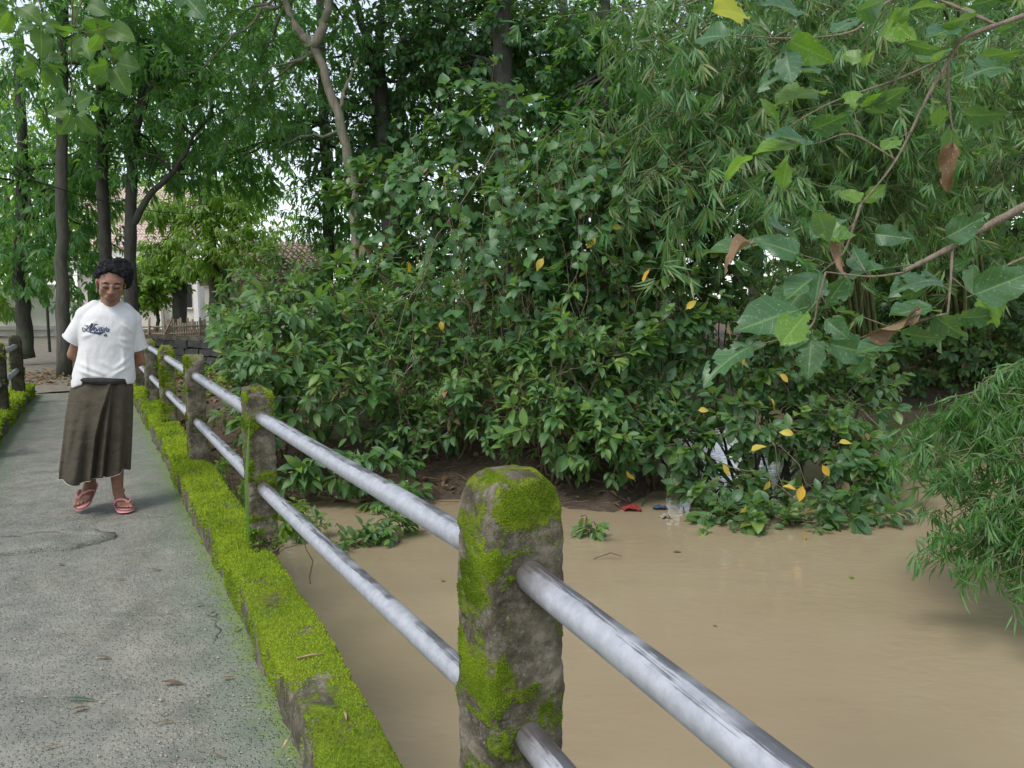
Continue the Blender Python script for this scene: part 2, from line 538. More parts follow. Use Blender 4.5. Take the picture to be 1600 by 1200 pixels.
def mat_water():
    n = NT('muddy river')
    pos = n.gen()
    big = n.noise(n.n('ShaderNodeMapping', Vector=pos, Scale=(0.35, 0.8, 1)).outputs[0], 0.8, 4, 0.6)
    col = n.ramp(big, [(0.3, (0.265, 0.208, 0.132)), (0.7, (0.305, 0.247, 0.162))])
    m1 = n.n('ShaderNodeMapping', Vector=pos, Scale=(1.0, 1.7, 1), Rotation=(0, 0, 0.25)).outputs[0]
    r1 = n.noise(m1, 7.5, 3, 0.55)
    r2 = n.noise(m1, 1.1, 3, 0.5)
    calm = n.ramp(n.noise(pos, 0.45, 2), [(0.4, 0.25), (0.62, 1.0)])
    h = n.math('ADD', n.math('MULTIPLY', r1, n.math('MULTIPLY', calm, 0.5)), n.math('MULTIPLY', r2, 0.8))
    return n.done(n.bsdf(col, 0.04, n.bump(h, 0.2, 0.05), 0.7))


M['water'] = mat_water()


def mat_ground():
    n = NT('bank soil')
    pos = n.gen()
    w = n.noise(pos, 1.3, 6, 0.7)
    f = n.noise(pos, 18.0, 5, 0.75)
    col = n.mix(0.5, n.ramp(w, [(0.3, (0.05, 0.036, 0.024)), (0.7, (0.11, 0.08, 0.055))]), n.ramp(f, [(0.3, (0.03, 0.022, 0.016)), (0.72, (0.17, 0.12, 0.08))]))
    g = n.ramp(n.noise(pos, 0.5, 4), [(0.5, 0.0), (0.62, 0.8)])
    col = n.mix(n.math('MULTIPLY', g, f), col, (0.07, 0.12, 0.03))
    return n.done(n.bsdf(col, 0.9, n.bump(n.math('ADD', f, w), 0.9, 0.05), 0.3))


M['ground'] = mat_ground()
M['path'] = simple('path soil', (0.15, 0.13, 0.10), 0.95, 0.45, 9)
M['plaster'] = simple('white plaster', (0.74, 0.72, 0.67), 0.9, 0.1, 3)
M['plaster_worn'] = simple('worn plaster', (0.6, 0.56, 0.5), 0.9, 0.22, 2)
M['tile'] = simple('clay tile', (0.68, 0.55, 0.49), 0.85, 0.3, 5)
M['tile_old'] = simple('old clay tile', (0.40, 0.27, 0.23), 0.9, 0.4, 5)
M['wood_grey'] = simple('weathered wood', (0.3, 0.24, 0.18), 0.9, 0.4, 15)
M['dark_gap'] = simple('dark interior', (0.02, 0.02, 0.022), 0.8, 0.2)
M['dark_stone'] = simple('dark stone', (0.055, 0.055, 0.05), 0.9, 0.5, 9)
M['mortar'] = simple('mortar', (0.03, 0.03, 0.028), 0.95, 0.3, 9)
M['litter'] = simple('dry leaf litter', (0.3, 0.22, 0.13), 0.85, 0.4, 30)
M['white_lamp'] = simple('lamp white', (0.7, 0.72, 0.72), 0.4, 0.05)
M['red_cloth'] = simple('red cloth', (0.2, 0.022, 0.018), 0.8, 0.4, 12)
M['blue_cloth'] = simple('blue plastic', (0.03, 0.07, 0.13), 0.5, 0.2, 12)
M['white_bag'] = simple('dirty white plastic', (0.24, 0.21, 0.17), 0.5, 0.25, 15)
M['wire'] = simple('wire', (0.03, 0.03, 0.03), 0.6, 0.1)
M['patch'] = simple('mortar patch', (0.15, 0.16, 0.14), 0.85, 0.25, 14)
M['pebble'] = simple('pebble', (0.30, 0.27, 0.21), 0.8, 0.3, 30)

# ------------------------------------------------------------------ leaf templates


def leaf_template(nl, nw, hw, shape, droop=0.18, fold=0.25, wave=0.0, holes=0, seed=0, petiole=0.0):
    """returns V (k,3) along +X with length 1, F list, C (k,2) param coords"""
    rg = np.random.default_rng(seed)
    V, C = [], []
    for i in range(nl + 1):
        t = i / nl
        w = max(hw * shape(t), 0.0015)
        for j in range(-nw, nw + 1):
            s = j / nw
            ww = w * (1 + (0.06 * math.sin(t * 23 + seed * 2 + (2 if s < 0 else 0)) * abs(s) if nl > 5 else 0))
            z = fold * abs(s) * w - droop * t * t + wave * math.sin(t * 9 + seed + s * 1.5) * abs(s) * hw
            V.append((petiole + t * (1 - petiole) * (1 - 0.25 * droop * t), s * ww, z))
            C.append((t, s))
    m = 2 * nw + 1
    F = []
    for i in range(nl):
        for j in range(2 * nw):
            a = i * m + j
            F.append((a, a + m, a + m + 1, a + 1))
    if holes:
        keep = np.ones(len(F), bool)
        for _ in range(holes):
            ci, side = rg.uniform(0.15, 0.95) * nl, rg.choice((0, 2 * nw))
            cj = side if rg.random() < 0.65 else rg.uniform(0, 2 * nw)
            ri, rj = rg.uniform(0.6, 1.8), rg.uniform(0.7, 2.0)
            for f in range(len(F)):
                i, j = divmod(f, 2 * nw)
                if ((i + .5 - ci) / ri) ** 2 + ((j + .5 - cj) / rj) ** 2 < 1 and j not in (nw - 1, nw):
                    keep[f] = False
        F = [f for f, k in zip(F, keep) if k]
    V, C = np.array(V), np.array(C)
    if petiole:
        pv, pf = tube([(0, 0, 0), (petiole * 1.04, 0, 0.0)], 0.012, 3, False)
        F = F + [tuple(x + len(V) for x in q) for q in pf[0]]
        V = np.concatenate([V, pv])
        C = np.concatenate([C, np.zeros((len(pv), 2))])
    return V, np.array(F), C


sh_oval = lambda t: max(0.0, math.sin(math.pi * min(1, t ** 0.85))) ** 0.8
sh_lance = lambda t: max(0.0, math.sin(math.pi * t ** 0.75)) ** 0.9
sh_heart = lambda t: (max(0.0, math.sin(math.pi * t ** 0.55))) ** 0.75
sh_obov = lambda t: max(0.0, math.sin(math.pi * t ** 1.35)) ** 0.75
sh_bamb = lambda t: max(0.0, math.sin(math.pi * t ** 0.6)) ** 0.8

LT = {
    'fig': [leaf_template(4, 1, 0.235, sh_oval, d, 0.3, 0.1, 0, s, 0.12) for s, d in enumerate((0.12, 0.25, 0.02, 0.35))],
    'bush': [leaf_template(4, 1, 0.20, sh_oval, d, 0.35, 0.1, 0, s, 0.1) for s, d in enumerate((0.15, 0.3, 0.05, 0.4))],
    'lance': [leaf_template(3, 1, 0.135, sh_lance, d, 0.35, 0.0, 0, s) for s, d in enumerate((0.15, 0.35, 0.25, 0.5))],
    'heart': [leaf_template(4, 1, 0.36, sh_heart, d, 0.25, 0.08, 0, s, 0.15) for s, d in enumerate((0.12, 0.25, 0.05, 0.35))],
    'bamboo': [leaf_template(3, 1, 0.058, sh_bamb, d, 0.4, 0.0, 0, s) for s, d in enumerate((0.1, 0.25, 0.4, 0.05))],
    'tiny': [leaf_template(2, 1, 0.24, sh_oval, d, 0.3, 0.0, 0, s) for s, d in enumerate((0.1, 0.3))],
    'close': [leaf_template(16, 5, 0.27, (sh_oval, sh_obov, sh_heart)[s % 3], d, 0.22, 0.16, h, s + 11, 0.1)
              for s, (d, h) in enumerate(((0.1, 3), (0.2, 5), (0.05, 2), (0.3, 6), (0.12, 4), (0.02, 1), (0.25, 3), (0.15, 7)))],
    'teak': [leaf_template(10, 3, 0.33, sh_oval, d, 0.2, 0.15, h, s + 31, 0.06) for s, (d, h) in enumerate(((0.15, 0), (0.3, 0), (0.05, 1), (0.4, 0)))],
    'curl': [leaf_template(14, 3, 0.17, sh_lance, d, 0.9, 0.5, 2, s + 51, 0.08) for s, d in enumerate((0.4, 0.1, 0.6))],
}
LT_MESH = {}


def leaf_mesh(kind, vi, mat):
    key = (kind, vi, mat)
    if key not in LT_MESH:
        V, F, C = LT[kind][vi]
        A = np.concatenate([C, np.full((len(C), 1), 0.0)], 1)
        LT_MESH[key] = make_mesh('leaf', V, F, M[mat], attr={'leafc': A})
    return LT_MESH[key]


def frames(D, U):
    X = unit(D)
    Y = np.cross(U, X)
    bad = np.linalg.norm(Y, axis=1) < 1e-3
    Y[bad] = np.cross(np.array((1.0, 0.3, 0)), X[bad])
    Y = unit(Y)
    return X, Y, np.cross(X, Y)


def join_leaves(kind, P, X, Y, Z, S, var, vi):
    Vs, Fs, As, n = [], [], [], 0
    for k in range(len(LT[kind])):
        m = vi == k
        c = int(m.sum())
        if not c:
            continue
        V, F, C = LT[kind][k]
        s = S[m][:, None, None]
        W = P[m][:, None] + s * (V[None, :, :1] * X[m][:, None] + V[None, :, 1:2] * Y[m][:, None] + V[None, :, 2:] * Z[m][:, None])
        A = np.empty((c, len(V), 3))
        A[:, :, :2] = C
        A[:, :, 2] = var[m][:, None]
        Vs.append(W.reshape(-1, 3))
        As.append(A.reshape(-1, 3))
        Fs.append((F[None] + (np.arange(c) * len(V))[:, None, None] + n).reshape(-1, F.shape[1]))
        n += c * len(V)
    return np.concatenate(Vs), np.concatenate(Fs), np.concatenate(As)


def leaf_obj(parent, B, kind, vi, mat, p, X, Y, Z, s, name='leaf', label=None):
    o = bpy.data.objects.new(name, leaf_mesh(kind, vi, mat))
    o.parent = parent
    q = p - B
    o.matrix_basis = Matrix(((X[0] * s, Y[0] * s, Z[0] * s, q[0]), (X[1] * s, Y[1] * s, Z[1] * s, q[1]), (X[2] * s, Y[2] * s, Z[2] * s, q[2]), (0, 0, 0, 1)))
    COL.objects.link(o)
    if label:
        o['label'] = label
    return o


def put_leaves(th, kind, mat, P, D, U, S, rng, n_parts=0, stuff_name='foliage'):
    """the leaves that show largest become parts, the rest one stuff part"""
    n = len(P)
    X, Y, Z = frames(D, U)
    var = rng.random(n)
    vi = rng.integers(0, len(LT[kind]), n)
    sel = np.zeros(n, bool)
    if n_parts:
        cpt = P + X * S[:, None] * 0.5
        u, v, f = project(cpt)
        inside = (u > -10) & (u < 1610) & (v > -10) & (v < 1210) & (f > 0.3)
        face = np.abs(np.sum(Z * unit(cpt - np.array((0, 0, CAM_H))), 1))
        score = np.where(inside, S * (0.35 + face) / f - 0.02 * f * 0 + 0.03 * (f.max() - f), -1)
        order = np.argsort(-score)[:n_parts]
        sel[order[score[order] > 0]] = True
        for i in np.nonzero(sel)[0]:
            leaf_obj(th.o, th.B, kind, int(vi[i]), mat, P[i], X[i], Y[i], Z[i], float(S[i]))
    r = ~sel
    if r.any():
        V, F, A = join_leaves(kind, P[r], X[r], Y[r], Z[r], S[r], var[r], vi[r])
        th.part(stuff_name, V, F, M[mat], kind='stuff', attr={'leafc': A})


def blob(u, v, Y, ru, rv, rd):
    return at(u, v, Y), np.array((ru * Y / 1200, rd, rv * Y / 1200))


def sample_tips(blobs, n, rng, shell=0.5, clump=0.35):
    w = np.array([r[0] * r[2] + 0.3 * r[1] for c, r in blobs])
    w = w / w.sum()
    which = rng.choice(len(blobs), n, p=w)
    C = np.array([b[0] for b in blobs])[which]
    Rr = np.array([b[1] for b in blobs])[which]
    d = unit(rng.normal(size=(n, 3)))
    nc = max(6, n // 9)
    cd = unit(rng.normal(size=(nc, 3)))
    d = unit(d * (1 - clump) + cd[rng.integers(0, nc, n)] * clump * 2)
    rr = shell + (1.08 - shell) * rng.random(n) ** 0.6
    off = d * rr[:, None] * Rr
    return C + off, unit(off / np.maximum(Rr, .05)), C, which


def rosettes(T, W, k, L, rng, spread=(0.5, 1.25), droop=0.35, along=0.5, smin=0.6):
    """k leaves round each twig tip"""
    n = len(T)
    g = np.arange(k) * 2.39996
    ref = np.where(np.abs(W[:, 2:3]) < 0.9, np.array([[0, 0, 1.0]]), np.array([[1.0, 0, 0]]))
    A = unit(np.cross(W, ref))
    Bv = np.cross(W, A)
    ph = rng.random(n)[:, None] * 6.28 + g[None] + rng.normal(0, 0.25, (n, k))
    tt = (np.arange(k) / max(1, k - 1))[None] + rng.normal(0, 0.05, (n, k))
    el = spread[0] + (spread[1] - spread[0]) * tt + rng.normal(0, 0.18, (n, k))
    rad = np.cos(ph)[..., None] * A[:, None] + np.sin(ph)[..., None] * Bv[:, None]
    D = np.cos(el)[..., None] * W[:, None] + np.sin(el)[..., None] * rad
    D[..., 2] -= droop * (0.5 + rng.random((n, k)))
    P = T[:, None] - W[:, None] * (tt * along * L)[..., None]
    U = np.array((0, -0.25, 1.0)) + 0.55 * W[:, None] + rng.normal(0, 0.35, (n, k, 3))
    S = L * (smin + (1 - smin) * rng.random((n, k))) * (1.0 + 0.28 * rng.normal(size=(n, 1)))
    return P.reshape(-1, 3), unit(D.reshape(-1, 3)), U.reshape(-1, 3), np.clip(S.reshape(-1), L * 0.35, L * 1.4)


def wobble_line(a, b, n, amp, rng, sag=0.0):
    t = np.linspace(0, 1, n)[:, None]
    p = a * (1 - t) + b * t
    w = np.cumsum(rng.normal(0, 1, (n, 3)), 0)
    w = w - w[0] - t * (w[-1] - w[0])
    p = p + w * amp
    p[:, 2] += sag * np.sin(t[:, 0] * math.pi)
    return p


def twigs_bag(T, C, rng, frac=1.0, r=0.006, pull=0.35, bag=None):
    bag = bag or Bag()
    for i in range(len(T)):
        if rng.random() > frac:
            continue
        a = C[i] * pull + T[i] * (1 - pull) + rng.normal(0, 0.03, 3)
        bag.add(*tube(wobble_line(a, T[i], 4, 0.012, rng), np.linspace(r, r * 0.4, 4), 3, False))
    return bag


def shrub(name, label, cat, base, blobs, n_tips, k, L, kind, mat, seed, n_parts=150, group=None, stems=2, stem_r=0.02, droop=0.35,
          shell=0.3, stem_mat='twig', dens=.66, young=.16):
    rng = np.random.default_rng(seed)
    th = Thing(name, label, cat, base, group)
    B = np.array(base, float)
    n_tips = int(n_tips * dens)
    T, W, C, wh = sample_tips(blobs, n_tips, rng, shell, .62)
    sh = rng.random(len(T)) < .12
    T[sh] += (T[sh] - C[sh]) * rng.uniform(.15, .5, (sh.sum(), 1)) + np.array((0, 0, .06))
    ok = T[:, 2] > B[2] + 0.01
    T, W, C = T[ok], W[ok], C[ok]
    W = unit(W + np.array((0, -0.15, 0.35)))
    for i, (c, r) in enumerate(blobs):
        for s in range(stems):
            e = c + rng.normal(0, 0.4, 3) * r
            b0 = B + np.array((rng.normal(0, 0.12) + 0.6 * (c[0] - B[0]) * rng.random(), rng.normal(0, 0.1), -0.05))
            pts = wobble_line(b0, e, 9, 0.03, rng)
            th.part('stem', *tube(pts, np.linspace(stem_r, stem_r * 0.4, 9), 5), M[stem_mat])
    bag = twigs_bag(T, C, rng, 0.8, 0.006)
    if len(T) > 150:
        for _ in range(26):              # bare thin stems straggling through the leaves
            i, j = rng.integers(0, len(T), 2)
            if np.linalg.norm(T[i] - T[j]) < 1.6:
                bag.add(*tube(wobble_line(T[i], T[j], 9, .05, rng, rng.uniform(-.25, .2)), .0035 + .003 * rng.random(), 3, False))
    V, F = bag.get()
    th.part('twig', V, F, M['stem_dry' if len(T) > 150 else stem_mat], kind='stuff')
    yg = rng.random(len(T)) < young
    if len(T) < 60:
        yg[:] = False
    P, D, U, S = rosettes(T[~yg], W[~yg], k, L, rng, droop=droop)
    put_leaves(th, kind, mat, P, D, U, S, rng, n_parts)
    if yg.any():
        P, D, U, S = rosettes(T[yg], W[yg], k, L * .8, rng, (.3, 1.1), droop * .6)
        put_leaves(th, {'bush': 'lance', 'fig': 'heart', 'heart': 'bush'}.get(kind, kind), 'leaf_young', P, D, U, S, rng, 60 if n_parts else 0, 'young_foliage')
        dr = rng.choice(len(T), max(3, len(T) // 25), replace=False)
        P, D, U, S = rosettes(T[dr], W[dr], 3, L * .8, rng, (.8, 1.6), 1.1)
        put_leaves(th, kind, 'leaf_brown', P, D, U, S, rng, 10 if n_parts else 0, 'dry_foliage')
    return th


# ================================================================== SETTING
WATER_Z = -0.95
BD = np.array((-math.sin(R(29.5)), math.cos(R(29.5)), 0))     # along the bridge
BP = np.array((math.cos(R(29.5)), math.sin(R(29.5)), 0))      # across it, to the right
Zv = np.array((0, 0, 1.0))


def br(s, p, z=0.0):
    return BD * s + BP * p + Zv * z


BANK = np.array([(-60, 10.5), (-8, 9.6), (-3, 8.7), (-0.7, 8.8), (1.15, 8.25), (1.7, 9.0), (2.3, 11.5), (3.0, 14.6), (4, 16.0), (7, 16.6), (10, 15.8), (30, 14.0), (90, 12)])


def ground_z(x, y):
    yb = np.interp(x, BANK[:, 0], BANK[:, 1])
    d = y - yb
    far = np.clip(d / 3.4, 0, 1)
    z = np.where(d > 0, WATER_Z + 0.98 * (far * far * (3 - 2 * far)) ** 0.75, WATER_Z + np.maximum(d * 0.5, -1.6))
    near = np.clip((-3.5 - y) / 2.0, 0, 1)
    z = z * (1 - near) + near * 0.0
    return z


def build_ground():
    def axis(a, b, st, far):
        c = list(np.arange(a, b + st / 2, st))
        s = st
        lo, hi = [], []
        x = a
        while x > -far:
            s *= 1.35
            x -= s
            lo.append(x)
        s, x = st, b
        while x < far:
            s *= 1.35
            x += s
            hi.append(x)
        return np.array(lo[::-1] + c + hi)
    xs, ys = axis(-12, 14, 0.16, 900), axis(-6, 24, 0.16, 900)
    X, Y = np.meshgrid(xs, ys)
    Zz = ground_z(X, Y)
    V = np.stack([X.ravel(), Y.ravel(), Zz.ravel()], 1)
    near = (np.abs(V[:, 0]) < 16) & (V[:, 1] > 6) & (V[:, 1] < 26)
    V[near, 2] += 0.05 * nz(V[near] * np.array((1, 1, 0)), 1.8, 3.3, 3)
    sq = V @ BD
    pq = V @ BP
    nearpath = (np.abs(pq + 0.05) < 1.3) & (sq > 9.5)
    V[nearpath, 2] = np.minimum(V[nearpath, 2], -0.03)
    nx = len(xs)
    i = np.arange(len(ys) - 1)[:, None] * nx + np.arange(nx - 1)[None]
    F = np.stack([i, i + 1, i + nx + 1, i + nx], -1).reshape(-1, 4)
    o = link('ground', make_mesh('ground', V, F, M['ground']))
    tag(o, 'brown muddy river bank and ground under the trees', kind='structure')


build_ground()


def build_water():
    xs = np.concatenate([[-300, -60], np.arange(-20, 31, 1.0), [60, 300]])
    ys = np.concatenate([[-60, -20], np.arange(-6, 20, 1.0)])
    X, Y = np.meshgrid(xs, ys)
    V = np.stack([X.ravel(), Y.ravel(), np.full(X.size, WATER_Z)], 1)
    nx = len(xs)
    i = np.arange(len(ys) - 1)[:, None] * nx + np.arange(nx - 1)[None]
    F = np.stack([i, i + 1, i + nx + 1, i + nx], -1).reshape(-1, 4)
    tag(link('river', make_mesh('river', V, F, M['water'])), 'brown muddy river in flood', kind='structure')


build_water()

# ------------------------------------------------------------------ bridge deck, kerbs
S0, S1 = -4.0, 13.3
P_IN, P_OUT, KZ = 0.55, 0.825, 0.165
PL_IN, PL_OUT = -0.70, -0.92


def edge_p(s, which):
    s = np.asarray(s, float)
    if which == 'in':
        return np.interp(s, [-4, 1.8, 3.5, 6, 8.2, 13], [.46, .505, .55, .575, .60, .61])
    if which == 'out':
        return np.interp(s, [-4, 0.5, 1.76, 2.4, 3.6, 5, 8, 13], [.63, .66, .69, .725, .775, .81, .84, .86])
    if which == 'lin':
        return np.interp(s, [-4, 4, 8.84, 10.8, 13.3], [-.85, -.79, -.71, -.65, -.57])
    return np.interp(s, [-4, 4, 8.84, 10.8, 13.3], [-1.1, -1.04, -.96, -.90, -.82])



def build_deck():
    ss = np.arange(S0, S1 + 0.01, 0.07)
    ps = np.linspace(0, 1, 22)
    S, P = np.meshgrid(ss, ps, indexing='ij')
    pi, pl = edge_p(S, 'in'), edge_p(S, 'lin')
    P = pl - .05 + (pi - pl + .1) * P
    top = S.ravel()[:, None] * BD + P.ravel()[:, None] * BP
    wear = nz(top, 1.1, 5.0, 4)
    top[:, 2] = 0.012 * wear
    edge = np.minimum(pi - P, P - pl).ravel() / 0.62
    m = len(ps)
    i = np.arange(len(ss) - 1)[:, None] * m + np.arange(m - 1)[None]
    F = np.stack([i, i + 1, i + m + 1, i + m], -1).reshape(-1, 4)
    V = top
    c = [br(s, p, z) for s in (S0, S1) for p in (-.72, .57) for z in (-0.32, -0.03)]
    c = np.array(c)
    n = len(V)
    Fb = np.array([(0, 1, 3, 2), (4, 6, 7, 5), (0, 4, 5, 1), (2, 3, 7, 6), (0, 2, 6, 4)]) + n
    V = np.concatenate([V, c])
    edge = np.concatenate([edge, np.zeros(8)])
    o = link('bridge_deck', make_mesh('bridge_deck', V, np.concatenate([F, Fb]), M['deck'], attr={'edge': np.clip(edge, 0, 1)}))
    tag(o, 'narrow worn concrete footbridge deck', kind='structure')
    return o


deck = build_deck()


def kerb(name, win, wout, sa, sb, step, seed, label):
    ss = np.arange(sa, sb + step / 2, step)
    prof = []
    side = 1 if win == 'in' else -1
    wd = .26
    for t in np.linspace(-0.03, KZ - 0.02, 7):
        prof.append((0.0, t))
    prof += [(0.007, KZ - 0.006), (0.02, KZ)]
    for t in np.linspace(0.05, wd - 0.05, 7):
        prof.append((t, KZ + 0.004))
    prof += [(wd - 0.02, KZ), (wd - 0.005, KZ - 0.008), (wd, KZ - 0.03), (wd, -0.1), (wd - 0.02, -0.3)]
    prof = np.array(prof)
    m = len(prof)
    V = np.concatenate([br(s, 0) + (edge_p(s, win) + (edge_p(s, wout) - edge_p(s, win)) / wd * prof[:, :1]) * BP + prof[:, 1:] * Zv for s in ss])
    n1 = nz(V, 3.0, seed, 3)
    n2 = nz(V, 13.0, seed + 4, 3)
    q = np.tile(prof, (len(ss), 1))
    isin = (q[:, 0] < 0.004)
    istop = (q[:, 1] > KZ - 0.02)
    V += (side * BP)[None] * (np.where(isin, 0.018, 0.006) * n1 + np.where(isin, 0.008, 0.003) * n2)[:, None]
    V[:, 2] += np.where(istop, 0.014 * n1 + 0.008 * n2, 0)
    moss = np.where(istop, 0.64, np.where(isin, 0.30 + 1.2 * (q[:, 1] - 0.04), 0.3))
    moss = np.clip(moss + 0.30 * nz(V, 1.7, seed + 9, 3) + .26 * nz(V, 7.0, seed + 3, 3), 0, 1)
    i = np.arange(len(ss) - 1)[:, None] * m + np.arange(m - 1)[None]
    F = np.stack([i, i + 1, i + m + 1, i + m], -1).reshape(-1, 4)
    if side < 0:
        F = F[:, ::-1]
    caps = [np.arange(m)[::-1][None], (np.arange(m) + (len(ss) - 1) * m)[None]]
    o = link(name, make_mesh(name, V, [F] + caps, M['kerb'], attr={'moss': moss}))
    tag(o, label, kind='structure')
    return V, F, moss, o


def mesh_points(V, F, n, rng, weight=None):
    """random points on quads with normals"""
    a, b, c, d = (V[F[:, i]] for i in range(4))
    N = np.cross(c - a, d - b)
    ar = np.linalg.norm(N, axis=1)
    w = ar.copy()
    if weight is not None:
        w = w * weight
    w /= w.sum()
    f = rng.choice(len(F), n, p=w)
    s, t = rng.random(n)[:, None], rng.random(n)[:, None]
    P = (a[f] * (1 - s) + b[f] * s) * (1 - t) + (d[f] * (1 - s) + c[f] * s) * t
    return P, unit(N[f]), f


def tufts(P, N, size, rng, seed):
    """tiny 4-sided moss cushions: a spike with 4 base points"""
    n = len(P)
    ref = np.where(np.abs(N[:, 2:3]) < 0.9, np.array([[0, 0, 1.0]]), np.array([[1.0, 0, 0]]))
    A = unit(np.cross(N, ref))
    Bv = np.cross(N, A)
    a0 = rng.random(n) * 6.28
    V = np.empty((n, 5, 3))
    sz = size * (0.5 + rng.random(n))
    for j in range(4):
        a = a0 + j * 1.5708
        V[:, j] = P - N * 0.001 + (np.cos(a) * sz)[:, None] * A + (np.sin(a) * sz)[:, None] * Bv
    V[:, 4] = P + N * (sz * 0.95)[:, None] + rng.normal(0, 0.35, (n, 3)) * sz[:, None]
    F = np.array([(0, 1, 4), (1, 2, 4), (2, 3, 4), (3, 0, 4)])
    F = (F[None] + (np.arange(n) * 5)[:, None, None]).reshape(-1, 3)
    return V.reshape(-1, 3), F, np.repeat(rng.random(n) * 0.85 + 0.1 * rng.normal(size=n), 5)


KV, KF, KM, kerb_r = kerb('kerb', 'in', 'out', -1.5, 13.2, 0.03, 2.0, 'low kerb thick with bright green moss on the river side')
LV, LF, LM, kerb_l = kerb('kerb', 'lin', 'lout', 4.0, 13.1, 0.05, 7.0, 'low mossy kerb along the left edge of the deck')


def kerb_moss(V, F, Mo, n, seed, parent, size):
    rng = np.random.default_rng(seed)
    fm = Mo[F].mean(1)
    cen = V[F].mean(1)
    dist = np.linalg.norm(cen - np.array((0, 0, CAM_H)), axis=1)
    fm = fm + 0.25 * nz(cen, 9.0, 8.0, 3)
    w = np.clip((fm - 0.34) * 4, 0, 1) / np.maximum(dist, 1.5) ** 1.2
    P, N, f = mesh_points(V, F, n, rng, w)
    if N[:, 2].mean() < 0:
        N = -N
    Vt, Ft, va = tufts(P, N, size, rng, seed)
    ds = np.linalg.norm(P - np.array((0, 0, CAM_H)), axis=1)
    sc = np.repeat(np.clip(ds / 2.5, 0.7, 3.0), 5)[:, None]
    Vt = np.repeat(P, 5, 0) + (Vt - np.repeat(P, 5, 0)) * sc
    tone = np.clip(np.repeat(0.5 + 0.6 * nz(P, 2.5, 1.0, 3), 5) * 0.6 + va * 0.45, 0, 1)
    o = link('moss', make_mesh('moss', Vt, Ft, M['moss'], attr={'var': tone}, smooth=False), parent)
    tag(o, kind='stuff')


kerb_moss(KV, KF, KM, 85000, 1, kerb_r, 0.0034)
kerb_moss(LV, LF, LM, 9000, 2, kerb_l, 0.006)

# mortar patch on the deck, left of the walker's feet
rng = np.random.default_rng(5)
for cu, cv, sz, k in ((60, 850, 0.34, 11), (-30, 858, 0.3, 9), (128, 838, 0.16, 8)):
    c = on(cu, cv, 0.0)
    a = np.linspace(0, 2 * math.pi, 26, endpoint=False)
    rr = sz * (1 + 0.22 * np.cos(a * 2 + k) + 0.12 * np.sin(5 * a + k) + 0.06 * np.cos(9 * a))
    ring = np.stack([c[0] + rr * np.cos(a), c[1] + 0.55 * rr * np.sin(a), np.full(26, 0.018)], 1)
    ring2 = ring.copy()
    ring2[:, 2] = -0.02
    inner = c + (ring - c) * 0.6
    inner[:, 2] = 0.024
    V = np.concatenate([ring2, ring, inner, [[c[0], c[1], 0.025]]])
    j = np.arange(26)
    kk = (j + 1) % 26
    F = [np.stack([j, kk, kk + 26, j + 26], 1), np.stack([j + 26, kk + 26, kk + 52, j + 52], 1), np.stack([j + 52, kk + 52, np.full(26, 78)], 1)]
    link('mortar_patch', make_mesh('mortar_patch', V, F, M['deck'], attr={'edge': np.full(len(V), .45)}), deck)

# loose grit on the worn deck
n = 7000
s = 1.2 + 9.0 * rng.random(n) ** 1.7
p = edge_p(s, 'lin') + (edge_p(s, 'in') - edge_p(s, 'lin')) * rng.random(n)
cl = 0.5 + nz(np.stack([s, p, 0 * s], 1), 1.4, 2.0, 3)
keep = rng.random(n) < np.clip(cl, 0.1, 1)
s, p = s[keep], p[keep]
n = len(s)
P = s[:, None] * BD + p[:, None] * BP
sz = 0.003 + 0.005 * rng.random(n) ** 3
octv = np.array([(1, 0, 0), (-0.4, 0.85, 0), (-0.5, -0.8, 0), (0, 0, 0.6), (0.1, 0, -0.6)], float)
octf = np.array([(0, 1, 3), (1, 2, 3), (2, 0, 3), (1, 0, 4), (2, 1, 4), (0, 2, 4)])
a = rng.random(n) * 6.28
rot = np.stack([np.stack([np.cos(a), -np.sin(a)], 1), np.stack([np.sin(a), np.cos(a)], 1)], 1)
V = np.repeat(octv[None], n, 0) * (0.7 + 0.6 * rng.random((n, 5, 1)))
V[:, :, :2] = np.einsum('nij,nkj->nki', rot, V[:, :, :2])
V = V * sz[:, None, None] + P[:, None]
V[:, :, 2] += 0.003
F = (octf[None] + (np.arange(n) * 5)[:, None, None]).reshape(-1, 3)
tag(link('grit', make_mesh('grit', V.reshape(-1, 3), F, M['pebble'], smooth=False)), 'loose pale grit scattered on the worn deck', kind='stuff')

# ------------------------------------------------------------------ railings


